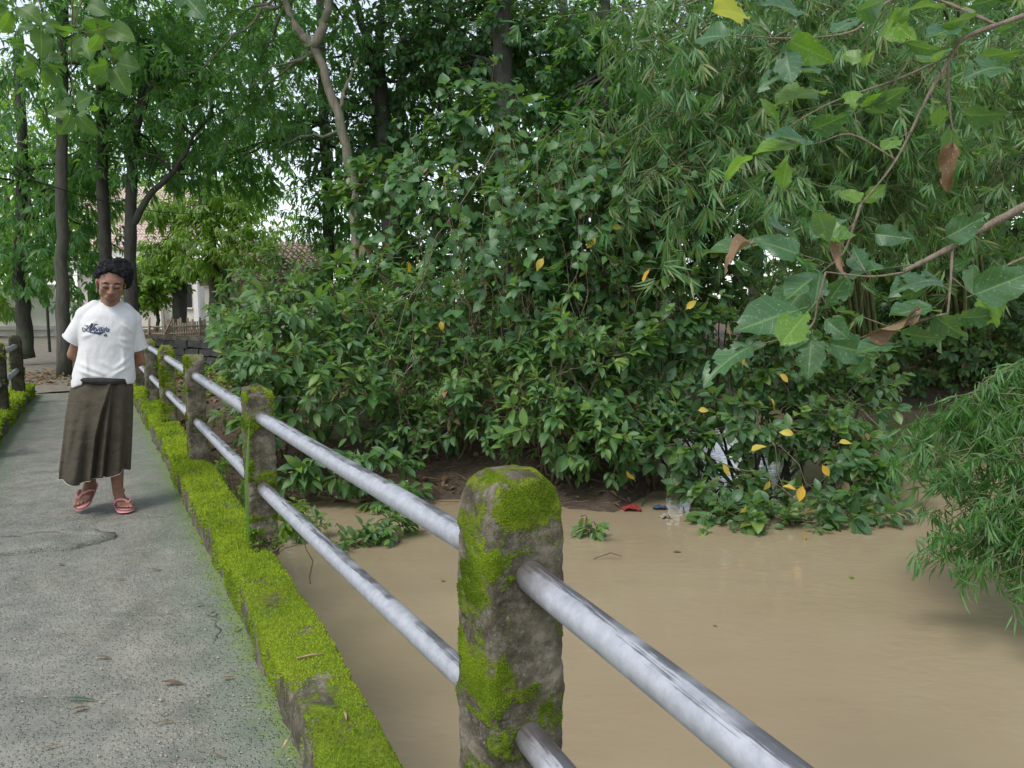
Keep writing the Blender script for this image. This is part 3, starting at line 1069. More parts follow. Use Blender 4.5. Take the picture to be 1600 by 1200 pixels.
def post(th, s, p, w, h, seed, res, top='round', moss_n=0, label=None, tone=0.0, dpt=None, mat='post'):
    rng = np.random.default_rng(seed)
    rows = int(h / res)
    ring = max(20, int(4 * w / res))
    z0 = KZ - 0.05
    a = np.linspace(0, 2 * math.pi, ring, endpoint=False) + 0.01
    ex = 0.22
    cx = np.sign(np.cos(a)) * np.abs(np.cos(a)) ** ex * w / 2
    cy = np.sign(np.sin(a)) * np.abs(np.sin(a)) ** ex * (dpt or w) / 2
    V = []
    zt = h * 0.875 if top == 'round' else h * 0.97
    zs = np.concatenate([np.linspace(0, zt, rows), zt + (h - zt) * np.sin(np.linspace(0.12, 1, max(5, rows // 9)) * math.pi / 2)])
    for z in zs:
        k = 1.0 - 0.03 * z / h
        if z > zt:
            q = (z - zt) / (h - zt)
            k *= math.sqrt(max(0.0, 1 - (q * 0.93) ** 2.6)) if top == 'round' else 1 - 0.12 * q
        c = br(s, p, z0 + z)
        V.append(c + cx[:, None] * k * BP + cy[:, None] * k * BD)
    m = ring
    V = np.concatenate(V)
    nr = len(zs)
    i = np.arange(nr - 1)[:, None] * m
    j = np.arange(m)[None]
    kx = (j + 1) % m
    F = np.stack([i + j, i + kx, i + m + kx, i + m + j], -1).reshape(-1, 4)
    V = np.concatenate([V, [br(s, p, z0 + h)]])
    tip = len(V) - 1
    Ft = np.stack([np.arange(m) + (nr - 1) * m, (np.arange(m) + 1) % m + (nr - 1) * m, np.full(m, tip)], 1)
    cen = br(s, p, 0)
    out = V - cen
    out[:, 2] = 0
    out = unit(out)
    sd = seed * 0.37
    f1, f2 = nz(V, 8.0, sd, 3), nz(V, 30.0, sd + 2, 3)
    V = V + out * (0.006 * f1 + 0.0032 * f2)[:, None]
    chip = nz(V, 14.0, sd + 6, 2)
    V = V - out * (0.014 * np.clip(chip - 0.35, 0, 1))[:, None]
    zr = (V[:, 2] - z0) / h
    if top != 'round':
        jag = nz(V, 26.0, sd + 3, 2)
        V[:, 2] += np.where(zr > 0.9, 0.045 * jag * np.clip((zr - 0.9) / 0.07, 0, 1), 0)
    else:
        V[:, 2] += np.where(zr > 0.85, 0.008 * f1, 0)
    left = np.clip(-(out @ BP), 0, 1)
    back = np.clip(out @ BD * -1, 0, 1)
    moss = 0.33 + 0.17 * np.clip((zr - 0.8) / 0.2, 0, 1) + 0.20 * left + 0.16 * np.clip(out @ BP, 0, 1) * np.clip((zr - .3) / .3, 0, 1) - 0.05 * back + 0.18 * np.clip((0.35 - zr) / 0.35, 0, 1)
    moss = np.clip(moss + 0.42 * nz(V, 6.5, sd + 11, 4) + 0.22 * nz(V, 24.0, sd + 5, 3) + tone, 0, 1)
    o = th.part('post', V, [F, Ft], M[mat], attr={'moss': moss}, label=label)
    if moss_n:
        fm = moss[F].mean(1) + 0.3 * nz(V[F].mean(1), 20.0, sd, 3)
        cw = np.clip((fm - 0.46) * 5, 0, 1)
        P, N, f = mesh_points(V, F, moss_n, rng, cw + 1e-6)
        if (N * (P - cen)).sum() < 0:
            N = -N
        P = P[cw[f] > 0]
        N = N[cw[f] > 0]
        d = np.linalg.norm(P[0] - np.array((0, 0, CAM_H)))
        Vt, Ft2, va = tufts(P, N, 0.0018 * max(1.0, d / 2.2), rng, seed)
        zz = np.repeat(np.clip((P[:, 2] - z0) / h, 0, 1), 5)
        tone_ = np.clip(0.08 + 0.35 * va + 0.30 * np.clip((zz - 0.75) / 0.25, 0, 1) + np.repeat(0.4 * nz(P, 7.0, 5.0, 2), 5), 0, 1)
        mo = th.part('moss', Vt, Ft2, M['moss'], parent=o, kind='stuff', attr={'var': tone_}, smooth=False)
    return o


def rail(th, s0, s1, p0, p1, z0, z1, r=0.032, sides=28):
    a, b = br(s0, p0, z0), br(s1, p1, z1)
    L = np.linalg.norm(b - a)
    rng = np.random.default_rng(int(abs(s0 * 100 + z0 * 10)))
    pts = np.stack([np.zeros(14), np.zeros(14), np.linspace(0, L, 14)], 1)
    pts[1:-1, :2] += .0025 * np.sin(np.linspace(0, math.pi, 14))[1:-1, None] * rng.normal(size=2) + rng.normal(0, .0005, (12, 2))
    V, F = tube(pts, r, sides)
    wear = np.zeros(len(V))
    d = Vector(b - a).normalized()
    q = d.to_track_quat('Z', 'Y')
    Rm = np.array(q.to_matrix())
    Wn = V @ Rm.T
    up = (Wn - (np.array([0, 0, 1.0]) * V[:, 2:3]) @ Rm.T) / r
    wear = np.clip(up @ unit(np.array((0.25, 0.1, 0.9))), 0, 1) ** 1.5
    o = link('rail', make_mesh('rail', V, F, M['pipe'], attr={'wear': wear, 'socket': np.clip(np.exp(-np.minimum(V[:, 2], L - V[:, 2]) / .035) * 1.3, 0, 1)}), th.o)
    o.location = a - th.B
    o.rotation_euler = q.to_euler()
    return o


UZ, DZ = 0.805, 0.455
right = Thing('railing', 'pipe railing between stout mossy posts on the river side of the footbridge', 'railing', br(3.86, 0.77, KZ))
POSTS = [(-1.05, 0.62), (1.40, 0.785), (3.86, 0.752), (6.22, 0.757), (8.3, 0.757), (10.15, 0.75), (12.1, 0.75)]
post(right, *POSTS[0], 0.17, 0.86, 1, 0.02)
post(right, *POSTS[1], 0.18, 0.90, 2, 0.0042, 'round', 60000, 'nearest post, broad with a rounded mossy head')
post(right, *POSTS[2], 0.138, 0.82, 3, 0.0065, 'broken', 14000, 'post with a broken jagged mossy top', tone=-0.10)
post(right, *POSTS[3], 0.138, 0.84, 4, 0.009, 'broken', 4000, 'brown post with a crumbling top', tone=-0.12)
post(right, *POSTS[4], 0.14, 0.82, 5, 0.011, 'round', 4000, 'green post with a rounded head', tone=0.04)
post(right, *POSTS[5], 0.14, 0.80, 6, 0.014, 'round', 2000, tone=-0.18)
post(right, *POSTS[6], 0.14, 0.80, 7, 0.016, 'round', 1500, tone=-0.2)
for (a, b) in zip(POSTS[:-1], POSTS[1:]):
    for z in (UZ, DZ):
        rail(right, a[0] + 0.05, b[0] - 0.05, a[1], b[1], z - (.09 if a[0] < 0 else 0), z + 0.005)

left = Thing('railing', 'dark railing of two damp, shaded posts and pipes at the far left of the footbridge', 'railing', br(10.1, -0.75, KZ))
LP = [(8.0, -0.83), (10.15, -0.775), (12.05, -0.715)]
post(left, *LP[0], 0.15, 0.80, 11, 0.02, 'round', 0, tone=-0.15, mat='post_damp_shade')
post(left, *LP[1], 0.15, 0.80, 12, 0.014, 'round', 1500, tone=-0.2, mat='post_damp_shade')
post(left, *LP[2], 0.15, 0.80, 13, 0.014, 'round', 1200, tone=-0.2, mat='post_damp_shade')
for (a, b) in zip(LP[:-1], LP[1:]):
    for z in (UZ - 0.03, DZ):
        rail(left, a[0] + 0.05, b[0] - 0.05, a[1], b[1], z, z)
# ================================================================== BUILDINGS FAR BEHIND


def tiled_roof(th, c0, c1, e0, e1, mat, rows, cols, mesh_name='roof_tile'):
    """c0-c1 ridge ends, e0-e1 eave ends: one sheet below, half-round tiles on it (too small to pick apart singly)"""
    rng = np.random.default_rng(3)
    c0, c1, e0, e1 = map(np.asarray, (c0, c1, e0, e1))
    n = unit(np.cross(c1 - c0, e0 - c0))
    if n[2] < 0:
        n = -n
    V = np.array([c0, c1, e1, e0, c0 - n * .12, c1 - n * .12, e1 - n * .12, e0 - n * .12])
    F = np.array([(0, 1, 2, 3), (4, 7, 6, 5), (0, 3, 7, 4), (1, 5, 6, 2), (3, 2, 6, 7), (0, 4, 5, 1)])
    roof = th.part('roof', V, F, M[mat], smooth=False)
    bag = Bag()
    ab = np.linspace(-1, 1, 4)
    for r in range(rows):
        for c in range(cols):
            u0, u1 = c / cols, (c + 0.9) / cols
            v0, v1 = r / rows, (r + 1.08) / rows
            lift = 0.02 + 0.02 * rng.random()
            q = []
            for v, l in ((v0, 0.0), (v1, 0.05)):
                for k, a in enumerate(ab):
                    u = u0 + (u1 - u0) * (a + 1) / 2
                    top = c0 * (1 - u) + c1 * u
                    bot = e0 * (1 - u) + e1 * u
                    q.append(top * (1 - v) + bot * v + n * (lift + l + 0.09 * (1 - a * a)))
            bag.add(q, np.array([(k, k + 1, k + 5, k + 4) for k in range(3)]))
    V, F = bag.get()
    th.part(mesh_name, V, F, M[mat], parent=roof, kind='stuff')
    return roof


def bbox(th, name, mat, c, s, yaw=0, parent=None, label=None):
    V, F = boxv(c, s, yaw)
    return th.part(name, V, F, M[mat], parent=parent, smooth=False, label=label)


# house with the broad pink roof, seen between the trunks
Y1 = 36.0
a, b = at(100, 330, Y1 + 4), at(330, 300, Y1 + 4)
e0, e1 = at(95, 398, Y1), at(300, 388, Y1)
h1 = Thing('house', 'pale house with a broad pinkish tiled roof behind the tree trunks', 'house', (e0[0] / 2 + e1[0] / 2, Y1 + 3, 0))
a[2] = b[2] = 7.2
e0[2] = e1[2] = 3.75
a[1] = b[1] = Y1 + 5
e0[1] = e1[1] = Y1
tiled_roof(h1, a, b, e0, e1, 'tile', 26, 44)
cx, wx = (e0[0] + e1[0]) / 2, e1[0] - e0[0]
bbox(h1, 'fascia', 'plaster', (cx, Y1 + .1, 3.52), (wx, .12, .28))
bbox(h1, 'beam', 'wood_grey', (cx, Y1 + .3, 3.28), (wx - .1, .12, .16))
bbox(h1, 'fascia', 'plaster', (cx, Y1 + .4, 3.04), (wx - .1, .12, .26))
bbox(h1, 'wall', 'plaster_worn', (cx, Y1 + 4, 1.4), (wx - .6, 6.6, 3.0))
for k, t in enumerate((-.3, .05, .36)):
    w = bbox(h1, 'window', 'dark_gap', (cx + t * wx, Y1 + .68, 1.6), (.9, .04, 1.1))
    bbox(h1, 'frame', 'wood_grey', (cx + t * wx, Y1 + .65, 1.6), (.06, .03, 1.1), parent=w)
    bbox(h1, 'sill', 'plaster', (cx + t * wx, Y1 + .63, 1.02), (1.0, .1, .06), parent=w)
for t in (-.49, -.16, .2, .49):
    bbox(h1, 'column', 'plaster', (cx + t * wx, Y1 + .4, 1.45), (.22, .22, 2.9))

# small white house with the low tiled roof on the right
Y2 = 27.0
p0, p1 = at(318, 438, Y2), at(470, 438, Y2)
h2 = Thing('house', 'small white house with a low old tiled roof beside the twin trunk', 'house', (p0[0] / 2 + p1[0] / 2, Y2 + 2, 0))
cx, wx = (p0[0] + p1[0]) / 2 + .3, p1[0] - p0[0]
tiled_roof(h2, (p0[0] - .4, Y2 + 3, 3.6), (p1[0] + 1.0, Y2 + 3, 3.6), (p0[0] + .1, Y2 - .6, 1.98), (p1[0] + 1.0, Y2 - .6, 1.98), 'tile_old', 12, 22)
bbox(h2, 'wall', 'plaster', (cx, Y2 + 2.2, .9), (wx + .4, 4.0, 2.1))
bbox(h2, 'door', 'plaster_worn', (cx - .2, Y2 + .17, .75), (.85, .05, 1.75))
bbox(h2, 'column', 'plaster_worn', (p0[0] + .35, Y2 - .35, .9), (.28, .28, 1.9))
w = bbox(h2, 'window', 'dark_gap', (cx + 1.0, Y2 + .17, 1.1), (.6, .05, .7))
bbox(h2, 'frame', 'wood_grey', (cx + 1.0, Y2 + .13, 1.1), (.05, .04, .7), parent=w)

# long white boundary wall at the far left
Y3 = 30.0
p0, p1 = at(-120, 512, Y3), at(92, 512, Y3)
h3 = Thing('boundary_wall', 'long white plastered wall with a stone ledge behind the left trunks', 'wall', ((p0[0] + p1[0]) / 2, Y3, 0))
cx, wx = (p0[0] + p1[0]) / 2, p1[0] - p0[0]
bbox(h3, 'wall', 'plaster', (cx, Y3, .9), (wx, .3, 2.2))
bbox(h3, 'ledge', 'plaster_worn', (cx, Y3 - .3, .33), (wx, .35, .14))
bbox(h3, 'plinth', 'plaster_worn', (cx, Y3 - .22, .08), (wx, .2, .36))

# bamboo and board fence in front of the small house
Y4 = 22.0
f0, f1 = at(232, 520, Y4), at(322, 520, Y4)
fe = Thing('fence', 'rickety fence of grey upright boards and bamboo poles by the small white house', 'fence', ((f0[0] + f1[0]) / 2, Y4, 0))
rng = np.random.default_rng(17)
n = 24
for i in range(n):
    x = f0[0] + (f1[0] - f0[0]) * (i + .5) / n
    hh = (0.62 + .18 * rng.random()) if i > 7 else 0.35 + .25 * rng.random()
    bbox(fe, 'board', 'wood_grey', (x, Y4 + .03 * rng.random(), hh / 2 + .12), ((f1[0] - f0[0]) / n * (.55 + .4 * rng.random()), .025, hh), .1 * rng.normal())
for z in (.2, .42, .62):
    V, F = tube([(f0[0] - .5, Y4 - .06, z), (f1[0] + .2, Y4 - .06, z + .04)], .025, 6)
    fe.part('bamboo_pole', V, F, M['twig_pale'])
for t, lean in ((.0, .1), (.15, .5), (.33, -.05), (.9, .05)):
    x = f0[0] + (f1[0] - f0[0]) * t
    V, F = tube([(x, Y4 - .12, -.1), (x + lean, Y4 - .1, 1.15 if t == .33 else .9)], .03, 6)
    fe.part('bamboo_pole', V, F, M['twig_pale'])

# low dark retaining wall just beyond the end of the bridge
q0, q1 = at(226, 527, 15.5), at(352, 526, 14.6)
rw = Thing('stone_wall', 'low dark stone wall with a mossy green coping beyond the end of the bridge', 'wall', ((q0[0] + q1[0]) / 2, 15, 0))
dirw = unit(q1 - q0)
yaw = math.atan2(dirw[1], dirw[0])
Lw = np.linalg.norm(q1 - q0) + .8
mid = (q0 + q1) / 2
ztop = mid[2]
bbox(rw, 'mortar_bed', 'mortar', (mid[0], mid[1] + .03, ztop / 2 - .25), (Lw, .22, ztop + .38), yaw)
bbox(rw, 'coping', 'kerb', (mid[0], mid[1], ztop - .02), (Lw + .06, .34, .07), yaw)
rng = np.random.default_rng(8)
for r in range(4):
    x = -Lw / 2 + (.12 if r % 2 else 0)
    while x < Lw / 2 - .15:
        wl = .22 + .16 * rng.random()
        hh = .13
        c = mid + dirw * (x + wl / 2) + np.array((dirw[1], -dirw[0], 0)) * (.1 + .02 * rng.random())
        c[2] = ztop - .13 - r * .15
        V, F = boxv(c, (wl - .025, .12, hh), yaw)
        V = V + rng.normal(0, .01, V.shape)
        rw.part('stone', V, F, M['dark_stone'], smooth=False)
        x += wl

# second low dark wall, left of the path end
q0, q1 = at(-40, 560, 15.2), at(62, 545, 16.2)

# path beyond the bridge
ss = np.linspace(S1, 34, 60)
row = []
for s_ in ss:
    bend = 0.018 * (s_ - S1) ** 2 * 0.25
    for p_ in np.linspace(-1.1 - .3 * min(1, (s_ - S1) / 4), .95 + .2 * min(1, (s_ - S1) / 4), 12):
        row.append(br(s_, p_ - bend, 0.012))
V = np.array(row)
V[:, 2] += 0.012 * nz(V, 2.5, 4.0, 3)
V[:, 2] = np.maximum(V[:, 2], ground_z(V[:, 0], V[:, 1]) + .07 * 0 + .006)
i = np.arange(59)[:, None] * 12 + np.arange(11)[None]
tag(link('path', make_mesh('path', V, np.stack([i, i + 1, i + 13, i + 12], -1).reshape(-1, 4), M['path'])), 'pale earth path running on from the end of the bridge', kind='structure')

# lantern on a bracket
lp = at(141, 398, 20.0)
la = Thing('lantern', 'small white lantern hanging from an arm behind the walker', 'lantern', (lp[0] - 1.2, 20, 0))
V, F = tube([(lp[0] - 1.2, 20, 0), (lp[0] - 1.2, 20, lp[2] + .3)], .035, 8)
la.part('pole', V, F, M['bark_mid'])
V, F = tube(spline([(lp[0] - 1.2, 20, lp[2] + .2), (lp[0] - .6, 20, lp[2] + .27), (lp[0], 20, lp[2] + .18)], 8), .018, 6)
la.part('arm', V, F, M['white_lamp'])
V, F = tube([(lp[0], 20, lp[2] + .16), (lp[0], 20, lp[2] + .13), (lp[0], 20, lp[2] + .05), (lp[0], 20, lp[2] + .04)], [.02, .06, .16, .15], 8)
la.part('lamp_shade', V, F, M['white_lamp'])
V, F = tube([(lp[0], 20, lp[2] + .04), (lp[0], 20, lp[2] - .11), (lp[0], 20, lp[2] - .13)], [.075, .065, .03], 8)
la.part('lamp_glass', V, F, M['plaster'])

# overhead wire from the left edge to the twin trunk
w0, w1 = at(-60, 244, 11.0), at(372, 330, 21.5)
t = np.linspace(0, 1, 24)[:, None]
pts = w0 * (1 - t) + w1 * t
pts[:, 2] -= .35 * np.sin(t[:, 0] * math.pi)
V, F = tube(pts, .009, 5)
tag(link('overhead_wire', make_mesh('overhead_wire', V, F, M['wire'])), 'thin dark wire sagging across the trees on the left', 'wire')

# ================================================================== THE WALKER


def ellipsoid(c, r, n=16, rx=0.0):
    a = np.linspace(0, math.pi, n)[1:-1]
    prof = [(math.cos(t), math.sin(t)) for t in a]
    b = np.linspace(0, 2 * math.pi, n * 2, endpoint=False)
    V = np.array([(s * math.cos(q), s * math.sin(q), z) for z, s in prof for q in b])
    V = np.concatenate([V, [(0, 0, 1), (0, 0, -1)]]) * np.asarray(r, float)
    if rx:
        cr, sr = math.cos(rx), math.sin(rx)
        V = np.stack([V[:, 0], V[:, 1] * cr - V[:, 2] * sr, V[:, 1] * sr + V[:, 2] * cr], 1)
    m = len(b)
    i = np.arange(len(prof) - 1)[:, None] * m
    j = np.arange(m)[None]
    k = (j + 1) % m
    F = np.stack([i + j, i + m + j, i + m + k, i + k], -1).reshape(-1, 4)
    t, bt = len(V) - 2, len(V) - 1
    j = np.arange(m)
    k = (j + 1) % m
    F2 = np.concatenate([np.stack([np.full(m, t), j, k], 1), np.stack([np.full(m, bt), k + (len(prof) - 1) * m, j + (len(prof) - 1) * m], 1)])
    return V + np.asarray(c, float), [F, F2]


def capsule(a, b, ra, rb, sides=16):
    a, b = np.asarray(a, float), np.asarray(b, float)
    d = unit(b - a)
    e = np.linspace(-math.pi / 2 + .05, 0, 5)
    pts = [a + d * ra * math.sin(t) for t in e] + [b - d * rb * math.sin(t) for t in e[::-1]]
    rad = [ra * math.cos(t) for t in e] + [rb * math.cos(t) for t in e[::-1]]
    return tube(pts, rad, sides)


def fuse(prims, voxel, smooth=3, factor=.5):
    """union of closed shapes as one continuous skin"""
    bag = Bag()
    for V, F in prims:
        bag.add(V, F)
    V, F = bag.get()
    me = make_mesh('tmp', V, F, M['plaster'])
    o = bpy.data.objects.new('tmp', me)
    COL.objects.link(o)
    r = o.modifiers.new('r', 'REMESH')
    r.mode = 'VOXEL'
    r.voxel_size = voxel
    r.adaptivity = 0
    s = o.modifiers.new('s', 'SMOOTH')
    s.factor = factor
    s.iterations = smooth
    dg = bpy.context.evaluated_depsgraph_get()
    ev = bpy.data.meshes.new_from_object(o.evaluated_get(dg))
    n = len(ev.vertices)
    W = np.empty(n * 3, np.float32)
    ev.vertices.foreach_get('co', W)
    L = len(ev.loops)
    li = np.empty(L, np.int32)
    ev.loops.foreach_get('vertex_index', li)
    st = np.empty(len(ev.polygons), np.int32)
    ev.polygons.foreach_get('loop_start', st)
    cnt = np.diff(np.append(st, L))
    Fo = [li[st[cnt == c][:, None] + np.arange(c)] for c in np.unique(cnt)]
    bpy.data.objects.remove(o)
    bpy.data.meshes.remove(me)
    bpy.data.meshes.remove(ev)
    return W.reshape(-1, 3).astype(float), Fo


def mat_skin():
    n = NT('skin')
    pos = n.obj()
    w = n.noise(pos, 35.0, 4)
    col = n.ramp(w, [(0.3, (0.19, 0.092, 0.056)), (0.7, (0.265, 0.135, 0.085))])
    a = n.n('ShaderNodeAttribute', {'attribute_name': 'paint'})
    s = n.n('ShaderNodeSeparateXYZ', Vector=a.outputs['Vector'])
    col = n.mix(s.outputs[0], col, (0.21, 0.085, 0.075))
    col = n.mix(s.outputs[1], col, (0.11, 0.06, 0.042))
    col = n.mix(s.outputs[2], col, (0.012, 0.01, 0.01))
    return n.done(n.bsdf(col, 0.48, n.bump(w, .1, .003), 0.45, Subsurface_Weight=0.12, Subsurface_Radius=(0.02, .008, .004)))


M['skin'] = mat_skin()
M['hair'] = simple('black hair', (0.010, 0.010, 0.012), 0.6, 0.5, 60, spec=.3)


def mat_cloth(name, c1, c2, weave, bump, sp=.2, wscale=3.0):
    n = NT(name)
    pos = n.obj()
    w = n.noise(pos, wscale, 4, .6)
    col = n.ramp(w, [(.3, c1), (.7, c2)])
    mp = n.n('ShaderNodeMapping', Vector=pos, Scale=(6, 6, weave)).outputs[0]
    f = n.noise(mp, 1.6, 3, .7)
    col = n.mix(n.math('MULTIPLY', n.ramp(f, [(.5, 0.), (.68, 1.)]), .14), col, tuple(min(1, x * 1.9) for x in c2))
    wr = n.noise(pos, 11.0, 3, .55)
    return n.done(n.bsdf(col, 0.85, n.bump(n.math('ADD', n.math('MULTIPLY', f, .12), wr), bump, .03), sp))


def mat_shirt():
    n = NT('white cotton')
    pos = n.obj()
    w = n.noise(pos, 4.0, 4, .6)
    col = n.ramp(w, [(.3, (.50, .505, .50)), (.7, (.58, .58, .57))])
    wr = n.noise(n.n('ShaderNodeMapping', Vector=pos, Scale=(1, 1, .6)).outputs[0], 13.0, 3, .5)
    return n.done(n.bsdf(col, .9, n.bump(wr, .35, .03), .2))


M['shirt'] = mat_shirt()
M['sarong'] = mat_cloth('sarong', (.040, .034, .023), (.078, .066, .046), 90, .45)
M['sarong_dark'] = mat_cloth('sarong roll', (.02, .019, .018), (.04, .037, .034), 40, .5)
M['hem'] = simple('pale hem', (.45, .42, .36), .9, .2, 60)
M['print'] = simple('navy print', (.025, .04, .085), .8, .15, 60)
M['pink'] = simple('pink rubber', (.58, .25, .25), .6, .12, 40, spec=.35)

root = on(163, 797, 0.012)
man = Thing('person', 'man in a white printed shirt and brown sarong walking in pink flip flops', 'person', root, None, math.atan2(.47, .88))
KW = dict(local=True)

# head, in its own frame: origin at the nape, then bent forward
H0, HP = np.array((.038, .002, 1.418)), R(24)


def head(p):
    """head frame -> body frame; x, y (minus is the face), z measured from the chin"""
    p = np.asarray(p, float) - np.array((0, .03, .035))
    c, s = math.cos(HP), math.sin(HP)
    q = np.stack([p[..., 0], p[..., 1] * c - p[..., 2] * s, p[..., 1] * s + p[..., 2] * c], -1)
    cz, sz = math.cos(.04), math.sin(.04)
    q = np.stack([q[..., 0] * cz + q[..., 2] * sz, q[..., 1], -q[..., 0] * sz + q[..., 2] * cz], -1)
    return q + H0


def hel(c, r, rx=0.0):
    V, F = ellipsoid(c, r, 16, rx)
    return head(V), F


def hcap(a, b, ra, rb):
    V, F = capsule(a, b, ra, rb)
    return head(V), F


prims = [hel((0, .018, .135), (.078, .094, .088)), hel((0, -.028, .10), (.068, .064, .088)), hel((0, -.034, .055), (.058, .055, .05)), hel((0, -.074, .014), (.032, .026, .023)), hel((0, -.04, .03), (.050, .040, .032)),
         hel((0, -.065, .04), (.042, .036, .03)), hel((.040, -.054, .088), (.026, .025, .024)), hel((-.040, -.054, .088), (.026, .025, .024)),
         hcap((-.042, -.070, .132), (.042, -.070, .132), .0105, .0105), hcap((0, -.094, .122), (0, -.113, .088), .0085, .013), hel((0, -.112, .084), (.014, .014, .011)),
         hel((.017, -.104, .083), (.010, .012, .009)), hel((-.017, -.104, .083), (.010, .012, .009)),
         hel((0, -.099, .0635), (.027, .013, .008)), hel((0, -.097, .0505), (.024, .014, .009)),
         hel((.032, -.0795, .114), (.020, .0145, .015)), hel((-.032, -.0795, .114), (.020, .0145, .015)), hel((.046, -.03, .06), (.022, .042, .04)), hel((-.046, -.03, .06), (.022, .042, .04)),
         hel((.08, .008, .105), (.010, .02, .032), .2), hel((-.08, .008, .105), (.010, .02, .032), .2), hel((.077, .0, .082), (.007, .011, .011)), hel((-.077, .0, .082), (.007, .011, .011))]
nb = np.array((.036, .045, 1.28))
prims += [capsule(nb, H0 + np.array((0, .0, -.01)), .066, .058), capsule(nb + np.array((0, -.035, .03)), H0 + np.array((0, -.03, -.02)), .05, .045)]
# trunk under the clothes
prims += [ellipsoid((.02, .02, 1.13), (.155, .09, .19)), ellipsoid((0, .02, .93), (.14, .095, .17))]
# arms held behind the back, the hands clasped
arms = (((-.135, .02, 1.24), (-.195, .115, 1.02), (-.035, .185, .90), -1), ((.19, .02, 1.215), (.222, .11, .965), (.055, .19, .875), 1))
for sh, el, wr, sd in arms:
    sh, el, wr = map(np.array, (sh, el, wr))
    prims += [capsule(sh + (el - sh) * .25, el, .045, .041), capsule(el, wr, .041, .028)]
    pd = unit(np.array((-sd * .9, .12, -.3)))
    pal = wr + pd * .05
    prims.append(ellipsoid(pal, (.045, .018, .038)))
    for k, (off, ln) in enumerate(((.028, .066), (.01, .075), (-.008, .07), (-.026, .055))):
        a = wr + pd * .085 + np.array((0, .004, off))
        b = a + pd * ln * .55 + np.array((0, .01, -.006))
        c = b + unit(pd + np.array((sd * .4, -.5, -.4))) * ln * .5
        prims += [capsule(a, b, .0095, .009, 10), capsule(b, c, .009, .0075, 10)]
    a = wr + pd * .03 + np.array((0, .005, .034))
    b = a + unit(pd + np.array((0, .1, 1.0))) * .035
    prims += [capsule(a, b, .012, .010, 10), capsule(b, b + pd * .03, .010, .008, 10)]
# legs and feet
FEET = []


def leg(hip, knee, ankle, heel, toe, sd):
    hip, knee, ankle, heel, toe = map(np.array, (hip, knee, ankle, heel, toe))
    f = unit(toe - heel)
    sx = unit(np.cross(f, np.array((0, 0, 1.0))))     # to the foot's own right
    up = np.cross(sx, f)
    T = lambda a, b, c: heel + f * a + sx * b + up * c
    s = sd
    prims.extend([capsule(hip, knee, .066, .049), capsule(knee, (knee * .55 + ankle * .45) + np.array((0, .022, 0)), .05, .048), capsule((knee * .55 + ankle * .45) + np.array((0, .02, 0)), ankle, .046, .032),
                  capsule(ankle, T(.045, 0, .04), .033, .032), ellipsoid(T(.035, 0, .03), (.033, .034, .028)), capsule(ankle, T(.13, 0, .034), .033, .026), capsule(T(.045, 0, .032), T(.165, s * .022, .022), .03, .021),
                  capsule(T(.045, 0, .03), T(.16, -s * .022, .02), .028, .019), capsule(T(.165, s * .022, .02), T(.16, -s * .026, .018), .02, .018), ellipsoid(T(.05, s * .024, .085), (.009, .01, .01)), ellipsoid(T(.045, -s * .025, .08), (.009, .01, .01))])
    for k, (b0, l, r) in enumerate(((.031, .058, .0125), (.011, .056, .0095), (-.006, .05, .009), (-.021, .042, .0085), (-.034, .033, .008))):
        st_ = .175 - k * .006
        prims.append(capsule(T(st_, s * b0 * .95, .016), T(st_ + l * .5, s * b0, .017), r, r, 10))
        prims.append(capsule(T(st_ + l * .5, s * b0, .017), T(st_ + l, s * b0, .012), r, r * .85, 10))
    FEET.append((heel, f, sx, up, s))


# his left leg, bearing weight (right in the picture), and his right leg pushing off
leg((.06, .02, .86), (.062, -.03, .47), (.08, .055, .098), (.083, .088, .024), (.128, -.16, .024), -1)
leg((-.1, .02, .86), (-.105, -.04, .47), (-.075, .15, .205), (-.062, .195, .15), (-.142, -.005, .034), 1)
V, F = fuse(prims, .0042, 3, .45)
# colour of lips, stubble, lash lines, brows, darkened eye sockets, nostrils and mouth line
c, s = math.cos(HP), math.sin(HP)
q = V - H0
cz, sz = math.cos(-.04), math.sin(-.04)
q = np.stack([q[:, 0] * cz + q[:, 2] * sz, q[:, 1], -q[:, 0] * sz + q[:, 2] * cz], 1)
q = np.stack([q[:, 0], q[:, 1] * c + q[:, 2] * s, -q[:, 1] * s + q[:, 2] * c], 1) + np.array((0, .03, .035))
front = (q[:, 1] < -.05) & (q[:, 2] > -.01) & (q[:, 2] < .24)
g = lambda x, z, rx, rz: np.exp(-(((q[:, 0] - x) / rx) ** 2 + ((q[:, 2] - z) / rz) ** 2))
lips = np.clip(1.5 * g(0, .056, .024, .0095), 0, 1) * front
stub_lids = np.clip(.8 * g(.032, .119, .022, .013) + .8 * g(-.032, .119, .022, .013) + .85 * g(0, .0735, .026, .0055) + .8 * g(0, .018, .035, .02) + .3 * g(.03, .028, .03, .02) + .3 * g(-.03, .028, .03, .02), 0, 1) * front
lash = np.clip(.9 * g(.032, .108, .0165, .0036) + .9 * g(-.032, .108, .0165, .0036) + .95 * g(0, .057, .024, .0026) + .8 * g(.008, .077, .004, .003) + .8 * g(-.008, .077, .004, .003), 0, .92) * front
bz = .1335 - 9.0 * (np.abs(q[:, 0]) - .03) ** 2
lash = np.maximum(lash, np.clip(.8 * np.exp(-((q[:, 2] - bz) / .0045) ** 2) * np.clip((np.abs(q[:, 0]) - .010) / .010, 0, 1) * (np.abs(q[:, 0]) < .054), 0, 1) * front)
body = man.part('body', V, F, M['skin'], attr={'paint': np.stack([lips, stub_lids, lash], 1)}, **KW)

